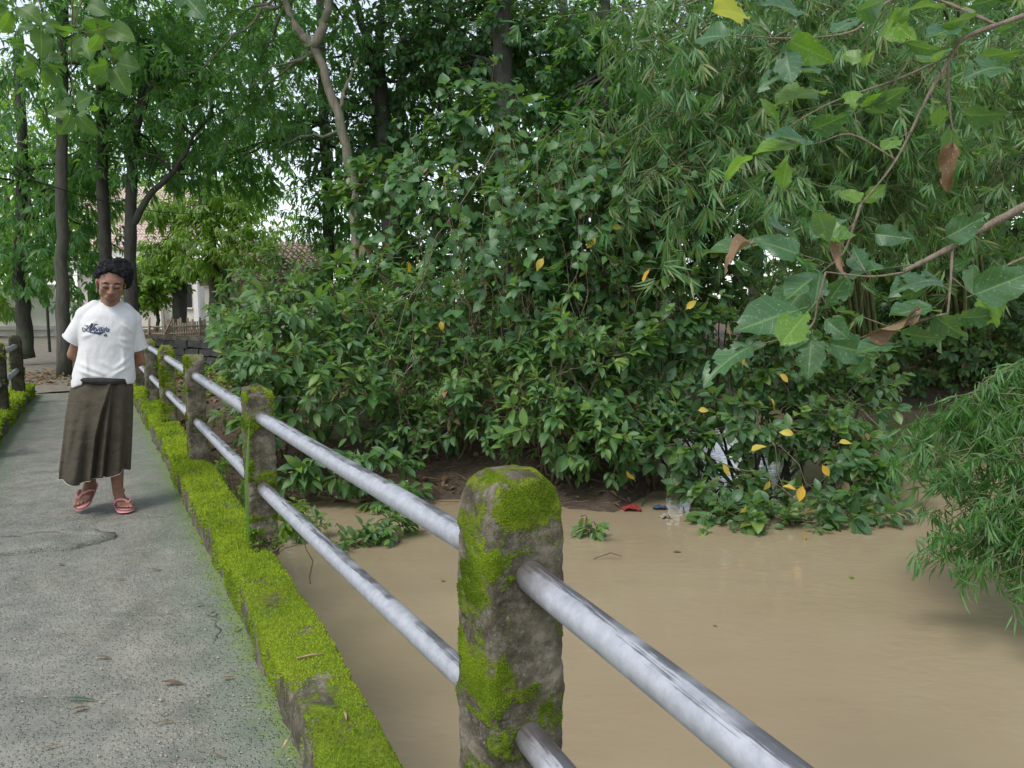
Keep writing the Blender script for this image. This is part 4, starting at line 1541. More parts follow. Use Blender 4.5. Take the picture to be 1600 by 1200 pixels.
fb = BVHTree.FromPolygons([tuple(p) for p in V], [tuple(int(i) for i in f) for g_ in F for f in g_])
hd_ = unit(head(np.array((0, 0., .1))) - head(np.array((0, -1.0, .1))))
for sd in (-1, 1):
    for nm, pl, rr in (('eyebrow', [(.013, .1335), (.026, .1385), (.040, .138), (.053, .1325)], [.0028, .0046, .0042, .0014]), ('eyelashes', [(.016, .1095), (.026, .1065), (.038, .1065), (.049, .1105)], [.0012, .0024, .0026, .0012]), ):
        pts = []
        for x, z in pl:
            o_ = head(np.array((sd * x, -.3, z)))
            h_ = fb.ray_cast(Vector(o_), Vector(hd_))[0]
            pts.append(np.array(h_) if h_ else head(np.array((sd * x, -.09, z))))
        man.part(nm, *tube(spline(pts, 12), np.interp(np.linspace(0, 1, 12), np.linspace(0, 1, 4), rr), 6), M['hair'], parent=body, **KW)

# hair
rng = np.random.default_rng(50)
hp = [hel((0, .035, .162), (.087, .090, .072)), hel((.0, .066, .112), (.078, .054, .085)), hel((-.074, .030, .150), (.022, .040, .036)), hel((.085, .03, .125), (.034, .046, .062)), hel((.066, .03, .178), (.05, .06, .045))]
for x in np.linspace(-.066, .074, 9):
    hp.append(hel((x, -.040 + 4.2 * x * x + .006 * rng.normal(), .208 - 4.6 * x * x + .005 * rng.normal()), (.016, .020, .013)))
for i in range(26):
    a, b = rng.uniform(-2.9, .3), rng.uniform(.15, 1.2)
    d = np.array((math.cos(a + 1.3) * math.cos(b), abs(math.sin(a)) * .9 * math.cos(b), math.sin(b)))
    hp.append(hel(np.array((.0, .035, .155)) + d * np.array((.088, .088, .08)), (.024, .024, .022)))
HV, HF = fuse(hp, .007, 2)
HN = HV - head(np.array((0, .03, .14)))
HV = HV + unit(HN) * (.007 * nz(HV, 42, 3.0, 2) + .004 * nz(HV, 95, 8.0, 2))[:, None]
hair = man.part('hair', HV, HF, M['hair'], **KW)
bag = Bag()
q4 = [f for f in HF if f.shape[1] == 4][0]
P, N, f = mesh_points(HV, q4, 2200, rng)
if ((P - head(np.array((0, .03, .14)))) * N).sum() < 0:
    N = -N
for p_, n_ in zip(P, N):
    fringe = p_[1] < H0[1] - .035
    t1 = unit(np.cross(n_, rng.normal(size=3)))
    t2 = np.cross(n_, t1)
    L_ = rng.uniform(.004, .012) if fringe else rng.uniform(.004, .017)
    w_ = np.linspace(0, rng.uniform(5, 9), 9) + rng.uniform(0, 6)
    cr = .0065 * rng.uniform(.6, 1.3)
    pts = p_ - n_ * .004 + n_ * (np.linspace(0, L_, 9)[:, None]) + cr * (np.cos(w_)[:, None] * t1 + np.sin(w_)[:, None] * t2)
    bag.add(*tube(pts, np.linspace(.0028, .0018, 9), 3, False))
V, F = bag.get()
man.part('curls', V, F, M['hair'], parent=hair, kind='stuff', **KW)

# shirt
def ring(z, hw, hd, cx, cy=.02, n=48, e=.82):
    a = np.linspace(0, 2 * math.pi, n, endpoint=False)
    return np.stack([cx + hw * np.sign(np.cos(a)) * np.abs(np.cos(a)) ** e, cy + hd * np.sign(np.sin(a)) * np.abs(np.sin(a)) ** e, np.full(n, z)], 1)


def loft(rings):
    m = len(rings[0])
    V = np.concatenate(rings + [rings[0].mean(0)[None], rings[-1].mean(0)[None]])
    n = len(rings)
    i = np.arange(n - 1)[:, None] * m
    j = np.arange(m)[None]
    k = (j + 1) % m
    F = np.stack([i + j, i + k, i + m + k, i + m + j], -1).reshape(-1, 4)
    b, t = len(V) - 2, len(V) - 1
    j = np.arange(m)
    k = (j + 1) % m
    return V, [F, np.concatenate([np.stack([np.full(m, b), k, j], 1), np.stack([np.full(m, t), j + (n - 1) * m, k + (n - 1) * m], 1)])]


tor = [ring(.846, .190, .138, -.004), ring(.88, .191, .141, -.002), ring(.93, .187, .138, .002), ring(1.0, .180, .132, .008), ring(1.08, .180, .130, .015), ring(1.16, .188, .128, .022), ring(1.22, .192, .120, .028), ring(1.27, .178, .106, .034), ring(1.30, .150, .096, .037, .028), ring(1.328, .112, .085, .039, .042), ring(1.352, .078, .068, .040, .058)]


def sleeve(a, b, ra, rb):
    a, b = np.array(a), np.array(b)
    t = np.linspace(0, 1, 7)
    return tube([a * (1 - k) + b * k for k in t], [ra + (rb - ra) * k for k in t], 24)


sl = [sleeve((-.115, .03, 1.262), (-.205, .075, 1.105), .066, .072), sleeve((.165, .03, 1.238), (.215, .07, 1.045), .068, .074), capsule((-.06, .035, 1.315), (-.13, .03, 1.262), .05, .062), capsule((.13, .035, 1.30), (.185, .03, 1.235), .05, .062)]
SV, SF = fuse([loft(tor)] + sl, .0075, 5, .5)
frontw = np.clip(-(SV[:, 1] - .02) / .1, 0, 1)
tors = np.clip(1 - np.abs(SV[:, 0] - .015) / .19, 0, 1) ** .5
def crease(x0, z0, x1, z1, w, depth):
    a, b = np.array((x0, z0)), np.array((x1, z1))
    d = b - a
    L2_ = d @ d
    P2 = np.stack([SV[:, 0], SV[:, 2]], 1) - a
    t = np.clip(P2 @ d / L2_, 0, 1)
    dist = np.linalg.norm(P2 - t[:, None] * d, axis=1)
    return depth * np.exp(-(dist / w) ** 2) * np.sin(math.pi * np.clip(t, .04, .96)) ** .5
dsp = np.zeros(len(SV))
for cr_ in ((-.15, 1.17, -.06, 1.23, .010, .011), (-.16, 1.13, -.08, 1.15, .012, .009), (.19, 1.15, .12, 1.21, .011, .012), (.17, 1.10, .10, 1.12, .012, .010), (.17, 1.05, .09, 1.09, .014, .010),
            (-.16, .93, -.03, .875, .012, .012), (-.15, .97, .0, .90, .013, .010), (.16, .95, .04, .885, .012, .012), (.16, 1.0, .06, .93, .013, .009), (-.12, 1.05, -.10, .9, .012, .008), (.12, 1.06, .12, .9, .013, .009), (-.03, .98, .06, .93, .012, .006)):
    dsp += crease(*cr_)
SV[:, 1] -= (dsp - .003) * frontw
SV[:, 1] -= .004 * frontw * nz(SV * np.array((1, 1, .7)), 16.0, 2.0, 2)
back = np.clip((SV[:, 1] - .02) / .1, 0, 1)
SV[:, 1] += .006 * back * nz(SV, 12, 4.0, 2)
hemw = np.clip((.90 - SV[:, 2]) / .05, 0, 1)
th_ = np.arctan2(SV[:, 1] - .02, SV[:, 0])
SV[:, 2] += hemw * (.012 * np.sin(3 * th_ + 1.0) + .006 * np.sin(7 * th_)) - hemw * .018 * (np.abs(SV[:, 0]) > .13)
SV[:, :2] *= (1 + hemw * .02 * np.sin(9 * th_ + .6))[:, None]
shirt = man.part('shirt', SV, SF, M['shirt'], **KW)
a = np.linspace(0, 2 * math.pi, 40)
col_ = np.stack([.040 + .080 * np.cos(a), .035 + .084 * np.sin(a), 1.340 + .030 * np.sin(a)], 1)
man.part('collar', *tube(col_, .0085, 8, False), M['shirt'], parent=shirt, **KW)
for (c_, ax, r_) in (((-.203, .074, 1.109), (-.09, .045, -.157), .0725), ((.2145, .07, 1.048), (.05, .04, -.193), .0745)):
    ax = unit(np.array(ax))
    x_ = unit(np.cross(ax, (0, 1, 0)))
    y_ = np.cross(ax, x_)
    pts = np.array(c_) + r_ * (np.cos(a)[:, None] * x_ + np.sin(a)[:, None] * y_)
    man.part('cuff', *tube(pts, .005, 6, False), M['shirt'], parent=shirt, **KW)

# printed lettering on the chest, drawn in px of the photograph's crop (1600 x 914 for 70 x 40 px), laid on the cloth
bv = BVHTree.FromPolygons([tuple(p) for p in SV], [tuple(int(i) for i in f) for g_ in SF for f in g_])


def lay(P2):
    out = []
    for x, y in P2:
        X_ = ((x / 1600 * 70 + 130) - 165) / 277 - .045
        Z_ = (805 - (y / 914 * 40 + 495)) / 245
        hit = bv.ray_cast(Vector((X_, -1, Z_)), Vector((0, 1, 0)))[0]
        out.append((X_, (hit.y if hit else -.1) - .0022, Z_))
    return np.array(out)


def brush(pts, wid):
    """flat stroke of varying width"""
    P2 = spline(np.array([(x, y, 0) for x, y in pts], float), 8 * len(pts))[:, :2]
    w = np.interp(np.linspace(0, 1, len(P2)), np.linspace(0, 1, len(wid)), wid) / 2
    T = np.gradient(P2, axis=0)
    T /= np.linalg.norm(T, axis=1, keepdims=True) + 1e-9
    N2 = np.stack([-T[:, 1], T[:, 0]], 1)
    n = len(P2)
    V = lay(np.concatenate([P2 + N2 * w[:, None], P2 - N2 * w[:, None]]))
    i = np.arange(n - 1)
    return V, np.stack([i, i + 1, i + n + 1, i + n], 1)


strokes = [([(215, 470), (195, 430), (240, 420), (290, 450), (340, 500), (250, 545), (200, 500), (200, 440)], [40, 34, 26, 26, 30, 26, 26, 18]),
           ([(340, 500), (430, 430), (520, 320), (585, 255)], [26, 24, 22, 40]), ([(590, 260), (560, 370), (510, 450), (480, 520)], [70, 66, 58, 56]),
           ([(480, 525), (560, 505), (640, 400), (710, 310), (810, 300)], [44, 50, 46, 40, 34]),
           ([(650, 480), (720, 460), (730, 420), (680, 430), (645, 500), (690, 545), (760, 500)], [24, 24, 26, 34, 40, 34, 22]),
           ([(755, 430), (775, 535), (850, 430)], [30, 46, 26]),
           ([(960, 440), (900, 440), (870, 510), (900, 545), (955, 480)], [26, 34, 42, 34, 28]), ([(970, 430), (945, 520), (985, 540)], [34, 38, 24]),
           ([(1090, 450), (1030, 460), (1000, 520), (1030, 550), (1085, 490)], [26, 34, 42, 34, 28]), ([(1165, 400), (1110, 480), (1075, 540), (1105, 550)], [42, 40, 36, 24]),
           ([(1250, 470), (1190, 465), (1160, 530), (1190, 565), (1245, 510)], [26, 34, 42, 34, 28]), ([(1275, 460), (1235, 545), (1275, 565)], [40, 40, 24]),
           ([(330, 510), (450, 555), (600, 590), (760, 612), (890, 640)], [16, 34, 44, 54, 62]), ([(560, 578), (760, 590), (950, 592), (1120, 590)], [20, 36, 44, 12]), ([(780, 605), (890, 630), (1010, 600)], [30, 70, 26]), ([(780, 390), (930, 398), (1070, 400)], [14, 20, 14]),
           ([(275, 325), (335, 325)], [16, 16]), ([(305, 325), (300, 385)], [14, 14]), ([(350, 325), (347, 385)], [14, 14]), ([(382, 325), (379, 385)], [14, 14]), ([(350, 355), (380, 355)], [12, 12]), ([(400, 325), (396, 385)], [14, 14]), ([(400, 328), (435, 328)], [14, 14]), ([(400, 355), (425, 355)], [12, 12]), ([(398, 385), (430, 385)], [14, 14]),
           ([(1105, 650), (1060, 700), (1115, 705)], [26, 28, 26]), ([(1110, 650), (1100, 725)], [26, 26]), ([(1175, 650), (1135, 652), (1130, 680), (1165, 690), (1160, 722), (1125, 722)], [24, 26, 28, 28, 28, 22])]
bag = Bag()
for st_ in strokes:
    bag.add(*brush(*st_))
V, F = bag.get()
V[:, 1] -= np.repeat(np.linspace(0, .0006, len(strokes)), [16 * len(s_[0]) for s_ in strokes])
man.part('shirt_print', V, F, M['print'], parent=shirt, smooth=False, **KW)

# sarong
nt, na = 56, 300
rings_ = []
for k in range(nt):
    t = k / (nt - 1)
    z = .875 - t * (.875 - .245)
    a = np.linspace(0, 2 * math.pi, na, endpoint=False)
    hw = np.interp(t, [0, .12, .4, .75, 1], [.165, .182, .193, .196, .197])
    hd = np.interp(t, [0, .2, .6, 1], [.125, .14, .15, .165])
    cx = np.interp(t, [0, .4, 1], [-.006, -.027, -.048])
    x, y = np.cos(a) * hw, np.sin(a) * hd
    fr = np.clip(-np.sin(a), 0, 1)
    fold = 1.45 * t ** 1.1 * (.016 * np.sin(5 * a + .8) + .009 * np.sin(9 * a + 2.2 + t) + .006 * np.sin(15 * a + 1.0))
    xc = np.interp(t, [0, .35, .6, 1], [.055, .01, -.012, -.022]) + .048 * t ** .5 * 0
    dx = x - xc
    sm = lambda d, w: .5 * (1 - np.tanh(d / w))
    fold += fr * (.3 + .7 * t) * (.066 * np.exp(-np.abs(dx) / .06) * sm(dx, .005) - .056 * np.exp(-np.abs(dx) / .022) * sm(-dx, .005))
    dx2 = x - np.interp(t, [0, .2, 1], [.06, .056, .040])
    fold += fr * t ** .4 * (.046 * np.exp(-(dx2 / .03) ** 2) * sm(dx2, .005) - .05 * np.exp(-np.abs(dx2) / .026) * sm(-dx2, .005))
    dx3 = x - np.interp(t, [0, 1], [-.03, -.115])
    fold += fr * t ** 1.6 * (.028 * np.exp(-(dx3 / .03) ** 2) - .034 * np.exp(-((dx3 + .045) / .018) ** 2))
    dx4 = x - np.interp(t, [0, 1], [.10, .12])
    fold += fr * t ** .7 * .016 * np.exp(-(dx4 / .025) ** 2)
    y2 = y - fold * 1.0 * fr + fold * (1 - fr) * np.sign(np.sin(a))
    x2 = x * (1 + fold * 1.3) - .018 * t ** 2 * np.clip(-x / .19, 0, 1)
    zz = z + (t ** 3) * (.016 * np.sin(2 * a + 2.6) - .012 * fr * (x < -.08) + .006 * np.sin(7 * a))
    rings_.append(np.stack([x2 + cx, y2 + .02, np.broadcast_to(zz, x2.shape)], 1))
V = np.concatenate(rings_)
i = np.arange(nt - 1)[:, None] * na
j = np.arange(na)[None]
F = np.stack([i + j, i + na + j, i + na + (j + 1) % na, i + (j + 1) % na], -1).reshape(-1, 4)
inn = V.copy()
cen_ = np.array((-.03, .02))
inn[:, :2] = cen_ + (inn[:, :2] - cen_) * .975
V[:, 1] -= .004 * nz(V * np.array((1, 1, 1.6)), 13, 6.0, 2)
F2 = F[:, ::-1] + len(V)
h_ = (nt - 1) * na
jj = np.arange(na)
F3 = np.stack([h_ + jj, h_ + (jj + 1) % na, h_ + (jj + 1) % na + len(V), h_ + jj + len(V)], 1)[:, ::-1]
sar = man.part('sarong', np.concatenate([V, inn]), [np.concatenate([F, F2, F3])], M['sarong'], **KW)
hl = V[h_:h_ + na]
man.part('hem', *tube(np.concatenate([hl, hl[:1]]), .0018, 5, False), M['hem'], parent=sar, **KW)
a = np.linspace(0, 2 * math.pi, 60)
wl = np.stack([-.004 + .172 * np.cos(a), .02 + .136 * np.sin(a), .868 + .008 * np.sin(2 * a + .5) - .012 * np.clip(-np.sin(a), 0, 1)], 1)
man.part('waist_roll', *tube(wl, .021 + .004 * np.sin(a * 3), 10, False), M['sarong_dark'], parent=sar, **KW)

# flip flops
for heel, f, sx, up, s_ in FEET:
    L_ = .262
    t = np.linspace(0, 1, 26)
    w = .036 + .016 * np.sin(np.clip((t - .15) / .85, 0, 1) * math.pi * .8) ** 1.0
    w = w * np.minimum(1, np.sqrt(np.clip(1 - ((np.clip(.16 - t, 0, 1)) / .16) ** 2, 0, 1))) * np.sqrt(np.clip(1 - (np.clip(t - .80, 0, 1) / .20) ** 2, 0.02, 1))
    mid_ = s_ * (.006 * np.sin(t * math.pi * 1.2) + .006 * t)
    g = np.linspace(-1, 1, 9)
    top, bot = [], []
    for ti, wi, mi in zip(t, w, mid_):
        for q_ in g:
            p_ = heel + f * (ti * L_ - .012) + sx * (mi + q_ * max(wi, .004))
            top.append(p_ + up * (-.001))
            bot.append(p_ + up * (-.019))
    V = np.array(top + bot)
    n0 = len(top)
    i = np.arange(25)[:, None] * 9 + np.arange(8)[None]
    Ft = np.stack([i, i + 9, i + 10, i + 1], -1).reshape(-1, 4)
    rim = np.concatenate([np.arange(26) * 9, 25 * 9 + np.arange(1, 9), (np.arange(24, -1, -1)) * 9 + 8, np.arange(7, 0, -1)])
    r2 = np.roll(rim, -1)
    Fs = np.stack([rim, r2, r2 + n0, rim + n0], 1)
    fl = man.part('flip_flop', V, np.concatenate([Ft, Ft[:, ::-1] + n0, Fs]), M['pink'], **KW)
    TT_ = lambda a_, b_, c_: heel + f * a_ + sx * b_ + up * c_
    toe = TT_(.185, s_ * .021, .002)
    for sd in (1, -1):
        pts = spline([toe + up * .028, TT_(.165, s_ * .021 + sd * .018, .047), TT_(.13, sd * .034, .045), TT_(.095, sd * .043, .006)], 12)
        V, F = tube(pts, np.linspace(.0065, .0085, 12), 6)
        man.part('strap', V, F, M['pink'], parent=fl, **KW)
    V, F = tube([toe - up * .004, toe + up * .03], .005, 6)
    man.part('toe_post', V, F, M['pink'], parent=fl, **KW)

# ================================================================== TREES


def tree(name, label, trunks, blobs, n_tips, k, L, kind, leaf, bark, seed, group=None, droop=0.5, base=None, vine=False, shell=0.2, branches=14, n_parts=0, spread=(0.5, 1.25), high=None):
    """trunks: list of (points, radii)"""
    rng = np.random.default_rng(seed)
    B = np.array(trunks[0][0][0], float) if base is None else np.array(base, float)
    th = Thing(name, label, 'tree', B, group)
    tops = []
    for pts, rad in trunks:
        pts = np.array(pts, float)
        n = 22
        P = spline(pts, n)
        rr = np.interp(np.linspace(0, 1, n), np.linspace(0, 1, len(rad)), rad)
        P[1:-1] += rng.normal(0, .012, (n - 2, 3))
        V, F = tube(P, rr, 10)
        if rr[0] > .05:
            V[:-2] += (0.12 * rr.repeat(10) * nz(V[:-2], 5.0, seed, 2))[:, None] * unit(V[:-2] - P.repeat(10, 0))
        th.part('trunk', V, F, M[bark])
        tops += [P[j] for j in range(n // 2, n)]
    if blobs:
        T, W, C, wh = sample_tips(blobs, n_tips, rng, shell, .5)
        tops = np.array(tops)
        bag = Bag()
        pick = rng.choice(len(T), min(branches, len(T)), replace=False)
        for i in pick:
            dd = np.linalg.norm(tops - T[i], axis=1)
            a = tops[rng.choice(np.argsort(dd)[:4])]
            bag.add(*tube(wobble_line(a, T[i], 9, .05, rng, .15), np.linspace(.035, .008, 9), 4, False))
        bag = twigs_bag(T, C, rng, .5, .008, .22, bag)
        V, F = bag.get()
        th.part('branches', V, F, M[bark], kind='stuff')
        W = unit(W + np.array((0, 0, .1)))
        P, D, U, S = rosettes(T, W, k, L, rng, spread, droop, 0.9)
        put_leaves(th, kind, leaf, P, D, U, S, rng, n_parts, 'crown')
        if high:                          # the crown goes on above the frame
            T, W, C, wh = sample_tips([(np.array(c), np.array(r)) for c, r in high], 240, rng, .1, .4)
            P, D, U, S = rosettes(T, W, 8, L * 2.1, rng, spread, droop, .9)
            put_leaves(th, 'tiny', leaf, P, D, U, S, rng, 0, 'crown')
    return th


HIGH = []


def px(lst):
    return [at(u, v, Y) for u, v, Y in lst]


G_BG = 'background trees'
tree('tree', 'straight grey trunk at the end of the bridge left of the walker', [(px([(100, 592, 13.6), (97, 400, 13.6), (96, 200, 13.6), (100, 0, 13.8), (104, -180, 14)]), [.135, .10, .09, .08, .065])],
     [blob(60, 60, 13.5, 190, 150, 1.6), blob(190, -60, 14, 190, 120, 1.6)], 800, 9, .2, 'lance', 'leaf_tree', 'bark_mid', 21, high=[((-7.5, 13, 10), (3, 3, 2))])
tree('tree', 'dark trunk with low drooping foliage behind the left railing', [(px([(42, 560, 16), (32, 440, 16), (34, 300, 16), (30, 60, 16)]), [.17, .135, .11, .08])],
     [blob(40, 400, 15.6, 110, 70, 1.4), blob(20, 280, 16, 130, 120, 1.6), blob(120, 330, 16, 80, 90, 1.4), blob(130, 440, 15.5, 60, 60, 1)], 760, 9, .22, 'lance', 'leaf_tree', 'bark_dark', 22, droop=.9)
tree('tree', 'tall trunk directly behind the head of the walker', [(px([(168, 600, 15), (165, 400, 15), (160, 240, 15), (156, 0, 15), (152, -200, 15)]), [.125, .115, .105, .09, .08])],
     [blob(190, 100, 15.5, 150, 120, 1.5), blob(140, 230, 15.5, 100, 80, 1.4)], 560, 9, .2, 'lance', 'leaf_tree', 'bark_dark', 23)
tree('tree', 'dark forked trunk with twisting limbs right of the walker', [(px([(208, 600, 14.5), (204, 400, 14.5), (206, 280, 14.5), (212, 200, 14.5), (232, 110, 14.5), (236, 60, 14.5)]), [.14, .11, .095, .085, .065, .035]),
     (px([(204, 360, 14.5), (232, 308, 14.4), (275, 262, 14.2), (306, 205, 14)]), [.07, .06, .045, .02]), (px([(213, 190, 14.5), (245, 118, 14.3), (240, 92, 14.3)]), [.06, .05, .03])],
     [blob(290, 140, 14.5, 120, 110, 1.3), blob(240, 250, 15, 90, 60, 1.2)], 480, 9, .2, 'lance', 'leaf_tree', 'bark_dark', 24, high=[((-6, 14.5, 10.5), (3, 3, 2))])
tree('tree', 'twin stemmed tree with yellow green leaves in front of the white house', [(px([(340, 510, 21), (336, 440, 21), (325, 350, 21), (318, 300, 21), (330, 220, 21)]), [.22, .17, .13, .1, .05]),
     (px([(352, 510, 21), (350, 440, 21), (362, 370, 21), (372, 310, 21), (392, 240, 21)]), [.2, .16, .13, .1, .05])],
     [blob(310, 390, 20.5, 60, 50, 1), blob(385, 380, 20.5, 60, 50, 1), blob(255, 385, 21, 40, 30, .8), blob(340, 320, 21, 80, 50, 1), blob(250, 330, 21, 60, 30, .8)], 780, 8, .24, 'lance', 'leaf_lit', 'bark_mid', 25, droop=.8)
tree('tree', 'pale leaning trunk with a fork near the top left of centre', [(px([(562, 470, 13), (556, 380, 13), (552, 290, 13), (530, 190, 13), (505, 110, 13), (488, 70, 13)]), [.10, .088, .082, .075, .07, .065]),
     (px([(488, 72, 13), (462, 40, 13), (440, -20, 13), (420, -140, 13)]), [.075, .06, .055, .03]), (px([(490, 74, 13), (508, 30, 13), (516, -20, 13), (530, -120, 13)]), [.085, .07, .055, .03]), (px([(528, 180, 13), (540, 140, 13.1), (560, 90, 13.2)]), [.035, .03, .015])],
     [blob(400, 120, 14, 160, 130, 1.5), blob(520, 0, 14, 160, 90, 1.4)], 560, 9, .19, 'lance', 'leaf_tree', 'bark_pale', 26, high=[((-3.5, 12, 9.5), (2.6, 2.4, 1.6))])
tree('tree', 'dark vine wrapped trunk with an open fork at the top centre', [(px([(630, 560, 15), (615, 420, 15), (605, 260, 15), (592, 140, 15), (585, 80, 15)]), [.2, .18, .17, .17, .14]),
     (px([(585, 84, 15), (560, 20, 15), (545, -60, 15)]), [.09, .07, .04]), (px([(590, 84, 15), (596, 20, 15), (600, -80, 15)]), [.09, .06, .04])],
     [blob(620, 120, 15.5, 150, 110, 1.5), blob(560, 230, 15.5, 120, 90, 1.4)], 620, 9, .2, 'fig', 'leaf_vine', 'bark_dark', 27, high=[((-1.8, 14, 10), (2.6, 2.6, 1.8))])
tree('tree', 'thick straight trunk rising out of the vines above the centre', [(px([(800, 640, 13.2), (798, 400, 13.2), (790, 240, 13.2), (785, 80, 13.2), (778, -160, 13.2)]), [.2, .19, .18, .17, .15])],
     [blob(840, 60, 13.8, 140, 100, 1.4), blob(720, 30, 14, 130, 100, 1.4)], 640, 9, .18, 'fig', 'leaf_vine', 'bark_dark', 28, high=[((0.3, 13.5, 10), (2.4, 2.0, 1.4))])
tree('tree', 'slender dark trunk just left of the hanging bamboo', [(px([(930, 600, 13), (938, 400, 13), (948, 200, 13), (944, 40, 13), (950, -140, 13)]), [.11, .11, .1, .1, .08])],
     [blob(940, 100, 13.6, 110, 120, 1.2), blob(900, 240, 13.6, 110, 90, 1.2)], 560, 9, .18, 'fig', 'leaf_tree', 'bark_dark', 29)
tree('tree', 'thin dark trunk beside the sky gap on the left', [(px([(512, 520, 17), (512, 300, 17), (506, 190, 17), (500, 0, 17)]), [.13, .12, .11, .08])],
     [blob(540, 330, 17, 90, 90, 1.4), blob(450, 180, 17, 100, 60, 1.4), blob(400, 270, 17.5, 60, 60, 1.2), blob(330, 250, 17, 70, 60, 1.2)], 640, 9, .22, 'lance', 'leaf_tree', 'bark_dark', 30)

# denser trees further back that close the view
FAR = [
    ('broad leafy tree closing the view behind the vines', [(620, 600, 19), (620, 300, 19), (630, 60, 19)], [(640, 300, 19, 200, 140, 1.8), (560, 480, 19, 140, 90, 1.5), (700, 120, 19.5, 160, 140, 1.8)], 'leaf_tree', 900),
    ('dark tree deep behind the central shrubs', [(900, 600, 18), (890, 300, 18), (880, 0, 18)], [(860, 350, 18, 180, 170, 1.6), (850, 130, 18.5, 190, 150, 1.6), (960, 520, 18, 160, 110, 1.4)], 'leaf_fig', 1000),
    ('dark tree standing behind the bamboo clump', [(1180, 620, 20), (1180, 300, 20), (1190, 0, 20)], [(1330, 330, 20, 110, 170, 1.8), (1000, 330, 20, 70, 150, 1.5), (1150, 60, 20, 260, 140, 1.8), (1330, 520, 20, 110, 90, 1.4)], 'leaf_fig', 1100),
    ('dark tree at the far right beyond the river', [(1460, 620, 20), (1460, 300, 20), (1450, 0, 20)], [(1440, 330, 20, 240, 180, 1.8), (1450, 80, 20, 260, 170, 1.8), (1480, 520, 19.5, 240, 90, 1.4)], 'leaf_fig', 1100),
    ('shaded tree behind the right bank at the frame edge', [(1700, 620, 18), (1700, 200, 18)], [(1640, 330, 18, 200, 200, 1.8), (1650, 60, 18, 200, 160, 1.6), (1680, 540, 18, 200, 90, 1.4)], 'leaf_fig', 800),
    ('sunny green tree behind the house roof', [(330, 500, 44), (330, 330, 44)], [(250, 290, 44, 150, 50, 3), (400, 330, 44, 90, 60, 3)], 'leaf_lit', 500),
    ('leafy tree at the far left behind the wall', [(20, 500, 32), (10, 300, 32)], [(30, 260, 28, 150, 170, 3), (-60, 400, 28, 120, 110, 3)], 'leaf_lit', 800),
    ('tall feathery tree high behind the left trunks', [(280, 520, 24), (280, 250, 24), (290, 0, 24)], [(330, 210, 24, 130, 90, 2), (250, 50, 24, 160, 120, 2), (420, 60, 24, 130, 110, 2)], 'leaf_tree', 620),
]
for i, (lab, tr, bl, lm, nt) in enumerate(FAR):
    P0 = px(tr)
    P0[0][2] = 0
    tree('tree', lab, [(P0, np.linspace(.22, .1, len(P0)))], [blob(*b) for b in bl], nt, 9, .30 if tr[0][2] < 23 else .42, 'fig' if 'fig' in lm else 'lance', lm, 'bark_dark', 60 + i, droop=.5)
# small sunlit tree right behind the walker's shoulder
c0 = at(245, 520, 24)
tree('tree', 'small bright green tree in front of the pink roofed house', [([(c0[0], 24, 0), (c0[0] + .05, 24, .9), (c0[0], 24, 1.8)], [.07, .05, .03])], [blob(245, 430, 24, 50, 44, .9), blob(225, 465, 24, 36, 36, .8), blob(300, 420, 24, 26, 20, .6)], 460, 8, .22, 'fig', 'leaf_lit', 'bark_mid', 80, droop=.4)

rng = np.random.default_rng(91)
T, W, C, wh = sample_tips([blob(960 + 110 * i, 430 + 30 * (i % 2), 27, 110, 130, 1.8) for i in (0, 3, 4, 5, 6, 7)] + [blob(1000 + 150 * i, 190 if i == 1 else 220, 28, 130, 90 if i == 1 else 130, 1.8) for i in range(5)] + [blob(640 + 120 * i, 470, 25, 110, 70, 1.5) for i in range(4)], 3600, rng, .1, .4)
P, D, U, S = rosettes(T, W, 8, .5, rng, (.5, 1.3), .5, .9)
X, Y, Z = frames(D, U)
V, F, A = join_leaves('tiny', P, X, Y, Z, S, rng.random(len(P)), rng.integers(0, 2, len(P)))
tag(link('far_wood', make_mesh('far_wood', V, F, M['leaf_fig'], attr={'leafc': A})), 'dark wood closing the view beyond the far bank', kind='stuff')

# ================================================================== BANK SHRUBS


def gb(u, v, Y):
    p = at(u, v, Y)
    p[2] = max(ground_z(p[0], p[1]), WATER_Z - .25)
    return p


shrub('shrub', 'dense green bush pressing against the railing by the crumbling post', 'shrub', gb(430, 700, 9.4),
      [blob(425, 560, 9.0, 70, 70, .5), blob(400, 640, 8.9, 40, 60, .4), blob(510, 600, 9.2, 90, 90, .6), blob(470, 490, 9.7, 100, 60, .6), blob(380, 510, 9.6, 40, 45, .4), blob(560, 520, 10, 80, 90, .6)],
      640, 7, .205, 'bush', 'leaf_bush', 101, 300, stems=2)
shrub('seedling', 'low plant of big fresh leaves on the mud below the railing', 'plant', gb(560, 760, 8.9),
      [blob(585, 725, 8.6, 75, 40, .35), blob(490, 730, 8.7, 60, 35, .35), blob(620, 770, 8.5, 40, 25, .3)], 120, 7, .2, 'bush', 'leaf_bush', 102, 200, stems=2, stem_r=.012, droop=.55)
shrub('shrub', 'mid green bush on the muddy bank left of the nearest post', 'shrub', gb(690, 720, 9.8),
      [blob(660, 580, 9.7, 100, 80, .6), blob(640, 660, 9.5, 80, 50, .5), blob(750, 630, 9.4, 80, 70, .6), blob(640, 470, 10.4, 90, 60, .7), blob(740, 500, 10, 80, 80, .6)],
      600, 7, .19, 'bush', 'leaf_bush', 103, 300)
